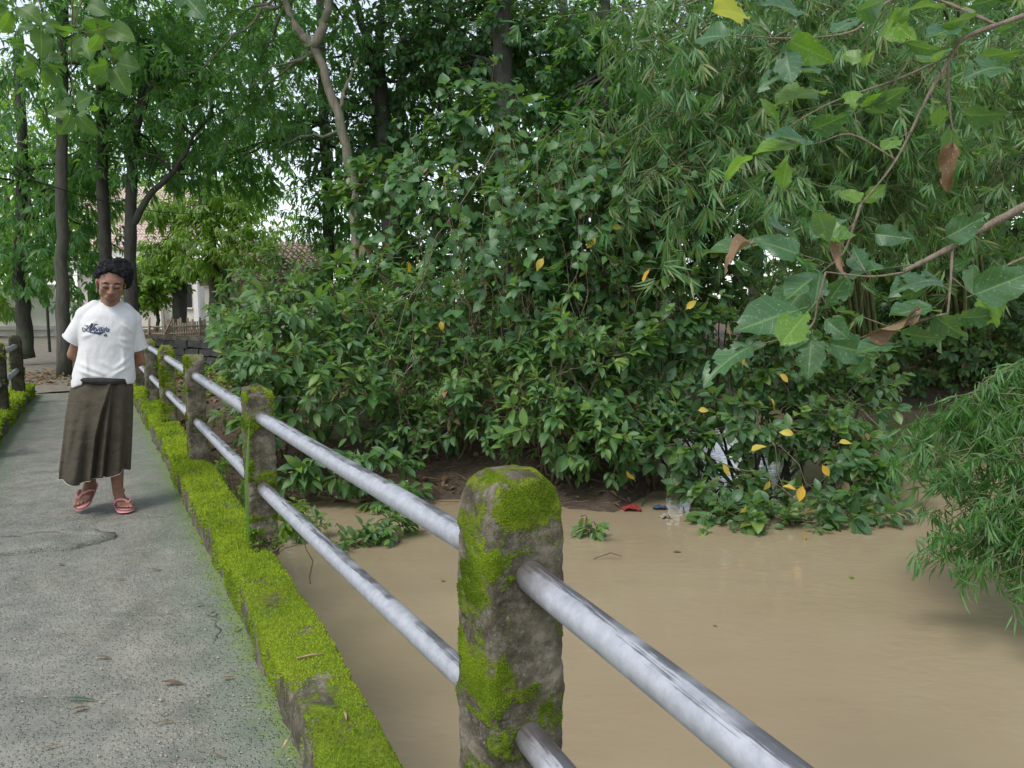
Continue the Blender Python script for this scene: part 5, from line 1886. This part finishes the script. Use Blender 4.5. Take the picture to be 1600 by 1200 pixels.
shrub('vine', 'curtain of heart leaved creeper hanging between the trunks', 'vine', gb(690, 640, 11.3),
      [blob(600, 300, 11.5, 90, 60, .6), blob(760, 200, 11.2, 100, 70, .7), blob(720, 320, 11.2, 90, 80, .6), blob(690, 410, 11, 100, 60, .6), blob(590, 400, 11.4, 60, 60, .5)],
      560, 7, .21, 'heart', 'leaf_vine', 104, 300, stems=3, stem_r=.012, droop=.75)
shrub('shrub', 'tall leafy bush rising just behind the nearest post', 'shrub', gb(870, 780, 9.0),
      [blob(860, 660, 8.8, 80, 90, .45), blob(900, 560, 9.1, 100, 90, .6), blob(830, 590, 9.2, 60, 90, .5), blob(950, 690, 8.6, 60, 70, .4)],
      520, 7, .195, 'bush', 'leaf_bush', 105, 300)
shrub('shrub', 'upright bush of broad dark leaves behind the yellow leaved fig', 'shrub', gb(930, 720, 9.8),
      [blob(840, 400, 9.9, 90, 80, .6), blob(950, 350, 9.8, 100, 70, .6), blob(920, 450, 9.8, 110, 70, .6), blob(850, 310, 10.3, 90, 60, .6), blob(960, 260, 10.2, 100, 60, .6)],
      640, 7, .215, 'fig', 'leaf_vine', 106, 300, stems=3)
shrub('shrub', 'glossy bush reaching up under the bamboo', 'shrub', gb(1030, 760, 9.4),
      [blob(1010, 580, 9.1, 80, 90, .5), blob(1030, 470, 9.4, 100, 80, .6), blob(1060, 380, 9.8, 90, 50, .6), blob(980, 650, 8.9, 60, 60, .4), blob(1140, 400, 9.9, 90, 60, .4), blob(1125, 455, 9.8, 70, 45, .35)],
      520, 7, .205, 'fig', 'leaf_fig', 107, 300, stems=2)
fig = shrub('fig_tree', 'flooded fig tree with yellowing leaves standing in the brown water', 'tree', gb(1215, 760, 9.3),
      [blob(1130, 520, 9.3, 100, 90, .6), blob(1240, 560, 9.4, 90, 80, .6), blob(1190, 650, 8.9, 130, 50, .6), blob(1070, 690, 8.7, 60, 60, .4), blob(1300, 690, 8.8, 110, 50, .5), blob(1130, 760, 8.4, 90, 35, .35), blob(1250, 800, 8.3, 110, 35, .35), blob(1340, 620, 9.4, 60, 70, .5), blob(1200, 815, 7.7, 130, 28, .3), blob(1310, 800, 7.9, 90, 32, .3), blob(1110, 800, 7.9, 60, 26, .25), blob(1350, 745, 8.4, 60, 40, .3)],
      620, 7, .20, 'fig', 'leaf_fig', 108, 300, stems=3, stem_r=.024, stem_mat='bark_mid', dens=1.0)
YL = [(1011, 428, 8.5), (1079, 477, 8.4), (1140, 520, 8.3), (1208, 628, 8.1), (1232, 676, 8.0), (1133, 733, 7.7), (1199, 760, 7.5), (1163, 798, 7.35), (1236, 762, 7.5), (1252, 768, 7.5), (987, 745, 8.3), (978, 680, 8.5), (845, 410, 8.8), (963, 355, 8.8), (925, 378, 8.8), (1258, 836, 7.3), (1180, 700, 7.9), (1290, 735, 7.6), (1100, 640, 8.3), (1225, 590, 8.4), (1160, 560, 8.5), (1320, 690, 7.9), (870, 480, 9.2), (690, 510, 9.2), (640, 420, 9.6)]
rng = np.random.default_rng(9)
for (u, v, Y) in YL:
    p = at(u, v, Y)
    d = unit(np.array((rng.normal(0, .5), -.1, -.8 if rng.random() < .7 else .2)))
    x, y, z = frames(d[None], np.array([[rng.normal(0, .9), -.6, .5 + rng.normal(0, .5)]]))
    leaf_obj(fig.o, fig.B, 'fig', int(rng.integers(0, 4)), 'leaf_yellow', p - d * .08, x[0], y[0], z[0], rng.uniform(.13, .2), label='yellow leaf')
shrub('shrub', 'dark bush on the far bank behind the fig', 'shrub', gb(1340, 620, 17),
      [blob(1300, 540, 16.9, 110, 60, .9), blob(1420, 560, 16.9, 110, 55, .9), blob(1180, 590, 17.5, 110, 34, .9), blob(1300, 450, 17.5, 100, 70, 1)], 640, 7, .25, 'fig', 'leaf_fig', 109, 0)
shrub('shrub', 'dark bush on the far bank at the right edge of the view', 'shrub', gb(1580, 620, 16.5),
      [blob(1530, 540, 16.6, 110, 60, .9), blob(1640, 520, 16.6, 110, 80, .9), blob(1540, 430, 17, 130, 80, 1)], 560, 7, .25, 'fig', 'leaf_fig', 110, 0)
shrub('shrub', 'leafy bush beyond the end of the bridge beside the stone wall', 'shrub', gb(430, 560, 13.5),
      [blob(440, 440, 13.2, 80, 60, .7), blob(520, 430, 13.5, 80, 60, .7), blob(370, 480, 13.8, 40, 40, .5), blob(600, 520, 13, 80, 60, .7)], 520, 7, .2, 'bush', 'leaf_bush', 111, 150)
shrub('shrub', 'shaded undergrowth bush deep behind the mid green bush', 'shrub', gb(720, 640, 13.5),
      [blob(700, 540, 13, 120, 70, .8), blob(820, 480, 13, 120, 90, .8), blob(860, 620, 12.6, 120, 60, .7), blob(620, 600, 12.6, 110, 50, .6)], 560, 7, .2, 'fig', 'leaf_fig', 112, 0)
shrub('shrub', 'shaded undergrowth bush on the bank behind the glossy bush', 'shrub', gb(1010, 640, 14),
      [blob(960, 520, 13.6, 100, 90, .8), blob(1060, 590, 14, 80, 40, .8), blob(1000, 620, 13, 90, 50, .6)], 480, 7, .2, 'fig', 'leaf_fig', 113, 0)
shrub('seedling', 'small bright plants sprouting beside the kerb behind the broken post', 'plant', br(4.6, 0.95, -0.3),
      [blob(455, 800, 4.9, 22, 40, .15), blob(345, 725, 5.9, 30, 28, .2), blob(375, 770, 5.3, 26, 26, .15)], 70, 6, .085, 'bush', 'leaf_lit', 114, 150, stems=2, stem_r=.005)
shrub('creeper', 'tiny leaved creeper round the foot of the broken post', 'plant', br(3.8, 0.86, KZ - .05),
      [blob(418, 850, 3.66, 28, 12, .06)], 40, 6, .028, 'tiny', 'leaf_lit', 115, 120, stems=1, stem_r=.003)

# leafy branches lying in the water
for i, (lab, bl, nt) in enumerate((('broken leafy branch lying in the brown water near the broken post', [blob(605, 822, 7.3, 55, 22, .25), blob(540, 845, 7.1, 55, 9, .2), blob(480, 822, 7.3, 40, 18, .2)], 90),
                                   ('small leafy twig sticking out of the water right of the nearest post', [blob(925, 826, 7.4, 25, 16, .15)], 12))):
    c = bl[0][0].copy()
    c[2] = WATER_Z
    shrub('branch', lab, 'branch', c, bl, nt, 6, .13, 'bush', 'leaf_bush', 120 + i, 150, stems=2, stem_r=.012, droop=.3)

# ================================================================== BAMBOO


def fans(T, rng, k, L, down=0.9, fan=0.55):
    """hanging sprays of narrow leaves"""
    n = len(T)
    hd = unit(np.stack([rng.normal(0, 1, n), rng.normal(-.4, .8, n), np.full(n, -down) + rng.normal(0, .35, n)], 1))
    side = unit(np.cross(hd, unit(rng.normal(size=(n, 3)))))
    a = np.linspace(-1, 1, k)[None] * fan + rng.normal(0, .12, (n, k))
    D = np.cos(a)[..., None] * hd[:, None] + np.sin(a)[..., None] * side[:, None] + rng.normal(0, .12, (n, k, 3))
    D[..., 2] -= .18
    P = np.repeat(T[:, None], k, 1) + rng.normal(0, .012, (n, k, 3)) - hd[:, None] * (np.abs(np.linspace(-1, 1, k))[None, :, None] * .06)
    U = np.cross(side, hd)[:, None] + np.array((0, -.3, .5)) + rng.normal(0, .35, (n, k, 3))
    S = L * (.6 + .45 * rng.random((n, k)))
    return P.reshape(-1, 3), unit(D.reshape(-1, 3)), U.reshape(-1, 3), S.reshape(-1)


def bamboo(label, base, culm_tips, per, k, L, leaf, seed, n_parts, culm_r=.04, spread=.7, name='bamboo', t0=.3, hang=1.6, down=1.2):
    rng = np.random.default_rng(seed)
    th = Thing(name, label, 'bamboo', base)
    B = np.array(base, float)
    bag = Bag()
    TT = []
    for tip in culm_tips:
        b0 = B + np.array((rng.normal(0, .35), rng.normal(0, .3), -.05))
        hi = (b0 + tip) / 2
        hi[2] = max(b0[2], tip[2]) + .35 * np.linalg.norm(tip - b0) * .45
        P = spline([b0, b0 * .55 + hi * .45 + np.array((0, 0, .35)), hi, tip * .7 + hi * .3 + np.array((0, 0, .12)), tip], 26)
        rr = np.linspace(culm_r, culm_r * .12, 26)
        rr[::3] *= 1.12
        th.part('culm', *tube(P, rr, 6), M['culm'])
        for _ in range(per):
            t = t0 + (1 - t0) * rng.random() ** .8
            a = P[int(t * 25)]
            e = a + rng.normal(0, 1, 3) * np.array((spread, spread * .8, spread * .35)) + np.array((0, 0, -spread * hang * rng.random()))
            pts = wobble_line(a, e, 6, .02, rng, .12 * spread)
            bag.add(*tube(pts, np.linspace(.006, .002, 6), 3, False))
            TT += [pts[-1], pts[3], pts[4]]
    T = np.array(TT)
    T = T[T[:, 2] > WATER_Z + .12]
    V, F = bag.get()
    th.part('twig', V, F, M['culm'], kind='stuff')
    P, D, U, S = fans(T, rng, k, L, down)
    put_leaves(th, 'bamboo', leaf, P, D, U, S, rng, n_parts)
    return th


def tips(box, n, Y, dy, seed):
    rng = np.random.default_rng(seed)
    return [at(box[0] + (box[1] - box[0]) * rng.random(), box[2] + (box[3] - box[2]) * rng.random(), Y + dy * rng.normal()) for _ in range(n)]


bamboo('tall bamboo clump with drooping grey green sprays above the shrubs', gb(1330, 600, 17.5), tips((960, 1190, -40, 350), 18, 9.0, .5, 1), 44, 8, .29, 'leaf_bamboo', 201, 300, .045, .7, t0=.45)
bamboo('bamboo clump filling the upper right behind the big leaves', gb(1500, 600, 17.5), tips((1180, 1480, -40, 330), 20, 9.8, .6, 2), 44, 8, .29, 'leaf_bamboo', 202, 300, .045, .75, t0=.4)
bamboo('dense bamboo at the right edge beyond the river', gb(1700, 560, 17), tips((1450, 1680, 40, 420), 14, 12, .8, 3), 42, 7, .27, 'leaf_bamboo', 203, 250, .05, .8)
bamboo('fresh green bamboo bough drooping over the river at the right edge', np.array((5.6, 6.6, -.6)),
       [at(u, v, Y) for u, v, Y in ((1600, 900, 4.7), (1540, 850, 5.0), (1490, 740, 5.4), (1500, 640, 5.6), (1530, 850, 5.0), (1570, 730, 5.2), (1440, 700, 5.8), (1600, 640, 5.4), (1590, 880, 4.8), (1620, 790, 4.9), (1490, 820, 5.3), (1450, 720, 5.8), (1550, 650, 5.6), (1600, 700, 5.5))],
       28, 7, .155, 'leaf_bamboo_near', 204, 300, .016, .22, t0=.62, hang=1.5, down=.95)

# ================================================================== HANGING LEAVES NEAR THE CAMERA


def bough(name, label, cat, branches, leaves, Y, kind, mat, L, seed, bark='twig_pale', group=None):
    rng = np.random.default_rng(seed)
    first = at(*branches[0][0][0][:2], Y + branches[0][0][0][2])
    th = Thing(name, label, cat, first)
    for pts, rad in branches:
        P = spline([at(u, v, Y + d) for u, v, d in pts], 4 * len(pts))
        rr = np.interp(np.linspace(0, 1, len(P)), np.linspace(0, 1, len(rad)), rad)
        rr = .66 * rr * (1 + .12 * rng.normal(size=len(P)))
        th.part('branch', *tube(P, rr, 7), M[bark])
    for lf in leaves:
        u0, v0, u1, v1 = lf[:4]
        m = lf[4] if len(lf) > 4 and lf[4] else mat
        tilt = lf[5] if len(lf) > 5 else rng.normal(0, .5)
        kd = 'curl' if m == 'leaf_brown' else kind
        d = Y + rng.normal(0, .07)
        a, b = at(u0, v0, d), at(u1, v1, d - .05 + rng.normal(0, .05))
        D = b - a
        l = np.linalg.norm(D)
        view = unit(np.array((0, 0, CAM_H)) - a)
        # tilt 0: facing the camera, +-1.3: nearly edge-on
        side = np.cross(unit(D), view)
        U = math.cos(tilt) * view + math.sin(tilt) * unit(side) + np.array((0, 0, .25))
        x, y, z = frames(D[None], U[None])
        th_l = {'leaf_brown': 'dead curled brown leaf', 'leaf_yellow': 'yellow leaf'}.get(m)
        leaf_obj(th.o, th.B, kd, int(rng.integers(0, len(LT[kd]))), m, a, x[0], y[0], z[0], l * 1.06, label=th_l)
    if kind == 'close':
        for pts, rad in branches:
            P = spline([at(u, v, Y + d) for u, v, d in pts], 30)
            for _ in range(2):
                j = int(rng.integers(4, 29))
                a = P[j]
                side = unit(np.cross(P[j] - P[j - 1], rng.normal(size=3)))
                D = unit(side + .5 * unit(P[j] - P[j - 1]) + np.array((-.15, 0, -.1)))
                U = np.array((0, -.4, 1.0)) + rng.normal(0, .5, 3)
                x, y, z = frames(D[None], U[None])
                tw = np.array([a, a + D * .04, a + D * .09])
                th.part('twig', *tube(tw, [.0018, .0015, .001], 4), M[bark])
                leaf_obj(th.o, th.B, kind, int(rng.integers(0, len(LT[kind]))), (mat, mat, 'leaf_lime')[int(rng.integers(0, 3))], a + D * .08, x[0], y[0], z[0], rng.uniform(.07, .17))
    return th


B1 = [([(1640, 10, .1), (1570, 35, 0), (1505, 60, 0), (1488, 85, 0), (1450, 150, -.05), (1400, 250, -.05), (1345, 320, -.1)], [.014, .012, .010, .009, .007, .005, .004]),
      ([(1345, 320, -.1), (1335, 350, -.1), (1318, 395, -.1), (1290, 420, -.1)], [.006, .006, .005, .003]),
      ([(1488, 85, 0), (1400, 125, .05), (1300, 160, .1), (1220, 205, .1)], [.006, .005, .004, .002]),
      ([(1400, 250, -.05), (1330, 210, 0), (1270, 225, 0), (1210, 218, 0)], [.004, .004, .003, .002]),
      ([(1480, 100, 0), (1484, 170, 0), (1490, 210, 0)], [.006, .005, .002]),
      ([(1560, 40, 0), (1480, 5, .1), (1400, -20, .1)], [.008, .006, .004]),
      ([(1440, -30, .1), (1370, 15, .1), (1330, 50, .1), (1240, 60, .1), (1150, 55, .1)], [.006, .006, .005, .004, .002])]
L1 = [(1172, 30, 1132, 2, 'leaf_pale', .35), (1255, 20, 1190, 0, None, .9), (1225, 60, 1300, 95, 'leaf_lime', .5),  
      (1225, 66, 1235, 122, None, .1), (1330, 20, 1395, -2, None, .6), (1345, 30, 1305, 40, None, 1.0), (1385, 25, 1425, 60, 'leaf_lime', .3), (1390, 50, 1420, 10, 'leaf_lime', .5),
      (1465, 40, 1528, 28, None, .9), (1500, 45, 1455, 50, None, .8), (1340, 100, 1375, 85, 'leaf_lime', .8),  (1430, 95, 1500, 75, None, 1.1),
      (1545, 55, 1590, 40, None, .7), (1530, 90, 1600, 80, None, .9), (1580, 110, 1530, 90, None, .9), (1290, 110, 1195, 100, None, 1.2), (1300, 145, 1220, 140, 'leaf_lime', 1.0),
      (1220, 205, 1195, 150, 'leaf_lime', .9), (1268, 222, 1200, 208, None, 1.0),  (1265, 205, 1330, 178, None, .6), (1340, 175, 1425, 148, None, .95), (1330, 168, 1385, 150, 'leaf_lime', 1.0),
      (1425, 152, 1440, 165, None, .5), (1270, 225, 1180, 230, 'leaf_lime', 1.25), (1500, 180, 1575, 180, None, .8), (1490, 215, 1478, 298, 'leaf_brown', .3), (1500, 12, 1560, 0, None, .6),
      (1350, 315, 1310, 300, 'leaf_lime', .5), (1345, 318, 1385, 290, 'leaf_lime', .4),  (1330, 340, 1272, 358, None, .5), (1360, 365, 1425, 372, None, .1),
      (1330, 380, 1345, 415, None, .3), (1325, 365, 1295, 410, 'leaf_brown', 1.2), (1400, 60, 1460, 88, None, 1.0), (1290, 420, 1210, 490, None, .25), (1285, 425, 1230, 460, None, .5),
      (1310, 420, 1325, 460, None, .4), (1250, 380, 1195, 340, None, 1.2), (1235, 378, 1105, 392, 'leaf_close', 1.25), (1180, 380, 1130, 388, 'leaf_brown', 1.3)]
bough('fig_bough', 'overhanging bough of large insect eaten leaves at the upper right', 'branch', B1, L1, 2.3, 'close', 'leaf_close', .2, 301)
B2 = [([(1680, 275, .1), (1600, 322, 0), (1545, 352, 0), (1490, 384, 0), (1440, 410, 0), (1412, 424, 0)], [.016, .015, .0135, .013, .011, .008]),
      ([(1488, 386, 0), (1486, 430, -.02), (1482, 480, -.03), (1478, 500, -.03)], [.006, .005, .004, .003]),
      ([(1478, 490, -.03), (1440, 500, -.05), (1390, 512, -.05), (1345, 528, -.05)], [.004, .006, .007, .003]),
      ([(1700, 420, .1), (1620, 400, 0), (1560, 420, 0)], [.01, .007, .003]),
      ([(1290, 425, -.05), (1278, 470, -.05), (1262, 515, -.05), (1180, 540, -.05)], [.004, .004, .003, .002]),
      ([(1412, 426, 0), (1360, 432, -.03), (1290, 425, -.05)], [.005, .004, .003])]
L2 = [(1470, 375, 1545, 335, None, .4), (1510, 465, 1625, 420, None, .35), (1478, 420, 1520, 405, None, .7), (1475, 440, 1405, 430, None, .9), (1462, 480, 1395, 490, None, .7), (1480, 495, 1560, 500, None, .8),
      (1455, 490, 1510, 530, None, .6), (1345, 528, 1440, 490, 'leaf_brown', 1.2), (1400, 515, 1470, 540, None, .9), (1262, 480, 1155, 510, None, .2), (1268, 490, 1285, 430, None, .4), (1280, 490, 1320, 440, None, .4), (1270, 505, 1225, 540, None, .5),
      (1270, 515, 1262, 585, None, .05), (1285, 535, 1370, 555, None, .25), (1185, 538, 1095, 572, None, .9), (1285, 495, 1325, 530, None, .3), (1230, 520, 1190, 500, 'leaf_lime', .8), (1390, 470, 1445, 455, None, .9), (1405, 535, 1340, 545, None, .9)]
bough('fig_bough', 'thick pale bough with large torn leaves entering from the right edge', 'branch', B2, L2, 2.1, 'close', 'leaf_close', .2, 302)

BT = [([(-40, -30, 0), (40, -20, 0), (65, 10, 0), (60, 55, 0), (62, 100, 0), (64, 130, 0)], [.012, .009, .007, .006, .005, .003]),
      ([(160, -60, 0), (125, 10, 0), (120, 45, 0), (165, 55, 0)], [.010, .006, .004, .003]),
      ([(170, -60, 0), (150, 30, 0), (175, 90, 0), (178, 100, 0)], [.009, .006, .004, .003]),
      ([(115, -60, 0), (112, 60, 0), (112, 120, 0), (118, 170, 0)], [.009, .006, .004, .003])]
LTK = []
rng = np.random.default_rng(77)
for cu, cv, n, l in ((20, 10, 5, 38), (64, 100, 7, 38), (62, 40, 4, 34), (125, 50, 6, 40), (160, 45, 3, 36), (176, 98, 6, 38), (116, 172, 6, 40), (130, 5, 3, 34)):
    for i in range(n):
        a_ = 6.28 * i / n + rng.normal(0, .25)
        LTK.append((cu + 6 * math.cos(a_), cv + 6 * math.sin(a_), cu + l * math.cos(a_), cv + (l * math.sin(a_)) * .9 + 8, None, rng.normal(0, .6)))
bough('teak_bough', 'hanging sprays of round yellow green leaves at the upper left', 'branch', BT, LTK, 4.6, 'teak', 'leaf_teak', .2, 303, 'twig')
bough('leafy_twig', 'single pale leaf dangling at the top edge left of centre', 'branch', [([(255, -120, 0), (262, -60, 0), (276, -22, 0)], [.006, .004, .002])], [(277, -22, 318, 27, 'leaf_close', .2), (262, -60, 230, -20, 'leaf_lime', .6)], 2.6, 'teak', 'leaf_close', .2, 304, 'twig')

# vines hanging in the shrubs
rng = np.random.default_rng(44)
lian = Thing('vine', 'tangle of thin climbing stems with heart shaped leaves hanging through the central bushes', 'vine', gb(900, 760, 9.2))
for i in range(54):
    u = rng.uniform(640, 1080)
    v0, v1 = rng.uniform(180, 560), rng.uniform(520, 760)
    Y = rng.uniform(8.6, 10.0)
    P = spline(wobble_line(at(u, v0, Y + .3), at(u + rng.normal(0, 60), max(v1, v0 + 60), Y), 12, .06, rng), 30)
    lian.part('stem', *tube(P, .003 + .004 * rng.random(), 4), M['twig_pale' if i % 4 == 0 else 'twig'])
LV_P = []
for i in range(46):
    u = rng.uniform(600, 1090)
    a = at(u, rng.uniform(150, 420), rng.uniform(8.7, 9.6))
    P = spline(wobble_line(a, a + np.array((rng.normal(0, .25), rng.normal(-.1, .15), -rng.uniform(.5, 1.6))), 10, .04, rng), 26)
    lian.part('stem', *tube(P, .0035, 4), M['twig'])
    LV_P += [P[j] for j in range(1, 26, 2) if rng.random() < .75]
LV_P = np.array(LV_P)
n = len(LV_P)
Dv = unit(np.stack([rng.normal(0, 1, n), rng.normal(-.5, .6, n), rng.normal(-.55, .3, n)], 1))
put_leaves(lian, 'heart', 'leaf_vine', LV_P, Dv, np.array((0, -.7, .8)) + rng.normal(0, .35, (n, 3)), rng.uniform(.10, .22, n), rng, 300)
# long grass blade hooked on the rail
p0, p1 = br(3.75, .69, .80), br(3.72, .66, .22)
P = spline([p0, (p0 + p1) / 2 + np.array((-.005, -.02, 0)), p1], 10)
wv = np.linspace(.004, .012, 10) * np.sin(np.linspace(.5, 2.9, 10))
X_ = np.array((.9, .3, 0))
V = np.concatenate([P - X_ * wv[:, None], P + np.array((0, -.003, 0)), P + X_ * wv[:, None]])
i = np.arange(9)
F = np.concatenate([np.stack([i, i + 1, i + 11, i + 10], 1), np.stack([i + 10, i + 11, i + 21, i + 20], 1)])
tag(link('grass_blade', make_mesh('grass_blade', V, F, M['leaf_lime'], attr={'leafc': np.stack([np.tile(np.linspace(0, 1, 10), 3), np.repeat([-1, 0, 1], 10), np.full(30, .5)], 1)})), 'long pale grass blade hanging from the rail on the broken post', 'grass blade')

# ground cover and litter on the banks
rng = np.random.default_rng(12)
n = 2600
xs = np.concatenate([rng.uniform(-14, 4, 1500), rng.uniform(-12, -5, 1100)])
ys = np.concatenate([rng.uniform(9.2, 17, 1500), rng.uniform(13, 24, 1100)])
gz = ground_z(xs, ys)
P = np.stack([xs, ys, gz], 1)
pq = P @ BP
ok = (gz > -.35) & ((np.abs(pq) > 1.4) | (P @ BD < 8)) & ((P @ BP > .95) | (P @ BD > 12.8))
P = P[ok]
T = P + np.stack([rng.normal(0, .08, len(P)), rng.normal(0, .08, len(P)), .06 + .12 * rng.random(len(P))], 1)
W = unit(T - P + np.array((0, 0, .1)))
Pp, D, U, S = rosettes(T, W, 6, .13, rng, (.7, 1.4), .2, .3)
X, Y, Z = frames(D, U)
V, F, A = join_leaves('bush', Pp, X, Y, Z, S, rng.random(len(Pp)), rng.integers(0, 4, len(Pp)))
tag(link('ground_cover', make_mesh('ground_cover', V, F, M['leaf_lit'], attr={'leafc': A})), 'low bright weeds growing over the bank and beside the path', kind='stuff')
n = 5200
xs = np.concatenate([rng.uniform(-9, 3, 3200), rng.uniform(-9, -4, 2000)])
ys = np.concatenate([rng.uniform(8.4, 14, 3200), rng.uniform(11.5, 18, 2000)])
gz = ground_z(xs, ys)
P = np.stack([xs, ys, gz + .02 + .03 * rng.random(n)], 1)
ok = (gz > WATER_Z + .03) & ((np.abs(P @ BP + .05) > 1.0) | (P @ BD > 12.7))
P = P[ok]
n = len(P)
D = unit(np.stack([rng.normal(size=n), rng.normal(size=n), rng.normal(0, .2, n)], 1))
X, Y, Z = frames(D, np.array((0, 0, 1.0)) + rng.normal(0, .4, (n, 3)))
V, F, A = join_leaves('fig', P, X, Y, Z, .06 + .09 * rng.random(n), rng.random(n), rng.integers(0, 4, n))
tag(link('leaf_litter', make_mesh('leaf_litter', V, F, M['leaf_brown'], attr={'leafc': A})), 'dead brown leaves strewn over the mud under the bushes', kind='stuff')
bag = Bag()
for i in range(420):
    x, y = rng.uniform(-4, 2.2), rng.uniform(8.3, 11)
    z = float(ground_z(np.array(x), np.array(y)))
    if z < WATER_Z - .12:
        continue
    a = rng.random() * 6.28
    l = .1 + .35 * rng.random()
    p = np.array((x, y, max(z, WATER_Z) + .02))
    q = p + np.array((math.cos(a) * l, math.sin(a) * l, .12 * rng.random()))
    bag.add(*tube(wobble_line(p, q, 5, .015, rng), .004 + .004 * rng.random(), 3, False))
V, F = bag.get()
tag(link('brushwood', make_mesh('brushwood', V, F, M['twig'])), 'thin dead sticks lying along the muddy water edge', kind='stuff')

for u, v, mat, sz, lab in ((1050, 862, 'leaf_brown', .09, 'dead brown leaf drifting on the river just off the fig'), (1330, 905, 'leaf_young', .08, 'small green leaf drifting on the open river towards the bamboo'),
                           (690, 905, 'leaf_brown', .07, 'dead leaf drifting on the river between the two pipes left of the nearest post'), (1120, 980, 'leaf_brown', .05, 'tiny dead leaf drifting on the open river beyond the near pipe')):
    p = on(u, v, WATER_Z + .006)
    d = unit(np.array((rng.normal(), rng.normal(), 0)))
    x, y, z = frames(d[None], np.array([[0, 0, 1.0]]))
    tag(leaf_obj(None, np.zeros(3), 'fig', 2, mat, p, x[0], y[0], z[0], sz, 'floating_leaf'), lab, 'leaf', 'leaves drifting on the river')

# scraps of rubbish on the bank
for (u, v, Y, mat, sz, name, label) in ((988, 790, 8.35, 'red_cloth', .10, 'rag', 'crumpled red rag at the foot of the bush by the water'), (532, 775, 8.75, 'white_bag', .1, 'plastic_bag', 'dirty pale plastic bag on the mud below the railing'),
                                        (1032, 746, 8.4, 'blue_cloth', .08, 'plastic_bag', 'blue plastic scrap caught behind the fig in the flood'), (1040, 812, 8.05, 'white_bag', .06, 'driftwood_chunk', 'pale scrap floating at the water edge right of the nearest post'), (575, 782, 8.7, 'red_cloth', .06, 'rag', 'small faded red scrap on the mud beside the plastic bag')):
    c = at(u, v, Y)
    rows = 14
    g = np.linspace(-1, 1, rows)
    A, Bq = np.meshgrid(g, g)
    V = np.stack([A.ravel() * sz, Bq.ravel() * sz * .7, np.zeros(rows * rows)], 1)
    V[:, 2] = (1 - (V[:, 0] / sz) ** 2) * sz * .35 + sz * .35 * nz(V, 1.7 / sz, u * .1, 3)
    V[:, :2] += .18 * sz * np.stack([nz(V, 1.2 / sz, 3 + u, 2), nz(V, 1.2 / sz, 9 + u, 2)], 1)
    V += np.array((c[0], c[1], max(float(ground_z(c[0], c[1])), WATER_Z) + .01))
    i = np.arange(rows - 1)[:, None] * rows + np.arange(rows - 1)[None]
    tag(link(name, make_mesh(name, V, np.stack([i, i + 1, i + rows + 1, i + rows], -1).reshape(-1, 4), M[mat])), label, 'rubbish')

# fallen leaves and twigs on deck and kerb
rng = np.random.default_rng(31)
FL = [(100, 1090, 58, 'leaf_close', 0, 'green blade shaped leaf lying flat on the deck', 'bamboo'), (110, 1110, 30, 'leaf_brown', .6, 'small dark curled leaf on the deck beside the green one', 'lance'), (150, 1025, 26, 'leaf_brown', 0, 'dry leaf lying alone on the deck above the green leaf', 'lance'),
      (365, 985, 22, 'leaf_brown', 1.2, 'dry leaf on the deck near the kerb, upright in view', 'lance'), (330, 960, 20, 'leaf_brown', 1.4, 'dry leaf on the deck near the kerb, farther than its upright neighbour', 'lance'), (415, 1075, 30, 'leaf_brown', .6, 'narrow dry leaf touching the foot of the mossy kerb', 'bamboo'), (330, 1175, 30, 'leaf_brown', -.3, 'narrow dry leaf at the bottom edge of the view near the kerb', 'bamboo'), (345, 1060, 22, 'leaf_brown', .4, 'small dry leaf on the deck a hand from the narrow kerb leaf', 'lance'),
      (250, 1065, 40, 'leaf_brown', .05, 'largest dry brown leaf lying in the middle of the near deck', 'lance'), (300, 945, 20, 'leaf_brown', .3, 'small dry leaf on the deck, the middle one of three by the kerb', 'lance'), (60, 1170, 40, 'leaf_brown', .4, 'narrow dry leaf at the bottom left corner of the deck', 'bamboo'), (240, 1130, 34, 'leaf_brown', .3, 'narrow dry leaf just below the largest brown leaf', 'bamboo'), (170, 835, 14, 'leaf_brown', .2, 'small dry leaf at the end of the mortar patch', 'lance'), (235, 890, 18, 'leaf_brown', .2, 'small dry leaf on the deck between the mortar patch and the kerb', 'lance'),
      (90, 880, 20, 'leaf_brown', -.3, 'small dry leaf just below the mortar patch on the left', 'lance'), (180, 905, 16, 'leaf_brown', .3, 'tiny dry leaf on the bare middle of the deck below the mortar patch', 'lance')]
for (u, v, lpx, mat, ang, lab, kd) in FL:
    p = on(u, v, .012)
    d = unit(np.array((math.cos(ang), math.sin(ang) * 1.5, 0)))
    S = lpx * p[1] / 1200 * 1.05
    x, y, z = frames(d[None], np.array([[0, 0, 1.0]]))
    o = leaf_obj(None, np.zeros(3), kd, 0, mat, p, x[0], y[0], z[0], S, 'fallen_leaf')
    tag(o, lab, 'leaf', 'dry leaves on the deck')
for (u, v, lpx, ang, lab) in ((485, 1025, 44, .25, 'pale forked twig lying on the mossy kerb'), (540, 1118, 26, -1.1, 'short pale bamboo sliver on the mossy kerb near the frame bottom'), (448, 1160, 36, 1.4, 'thin straw lying against the inner foot of the kerb')):
    p = on(u, v, KZ + .015)
    d = unit(np.array((math.cos(ang), math.sin(ang) * 1.5, 0)))
    l = lpx * p[1] / 1200
    V, F = tube([p - d * l / 2, p + np.array((0, 0, .004)), p + d * l / 2], [.003, .004, .0015], 5)
    tag(link('twig', make_mesh('twig', V, F, M['litter'])), lab, 'twig')
p = on(955, 873, WATER_Z + .01)
V, F = tube([p + np.array((-.16, 0, 0)), p + np.array((0, .02, .05)), p + np.array((.1, 0, .02))], [.004, .006, .003], 5)
tag(link('twig', make_mesh('twig', V, F, M['twig'])), 'small twig poking out of the open water right of the nearest post', 'twig')
#__PART3__
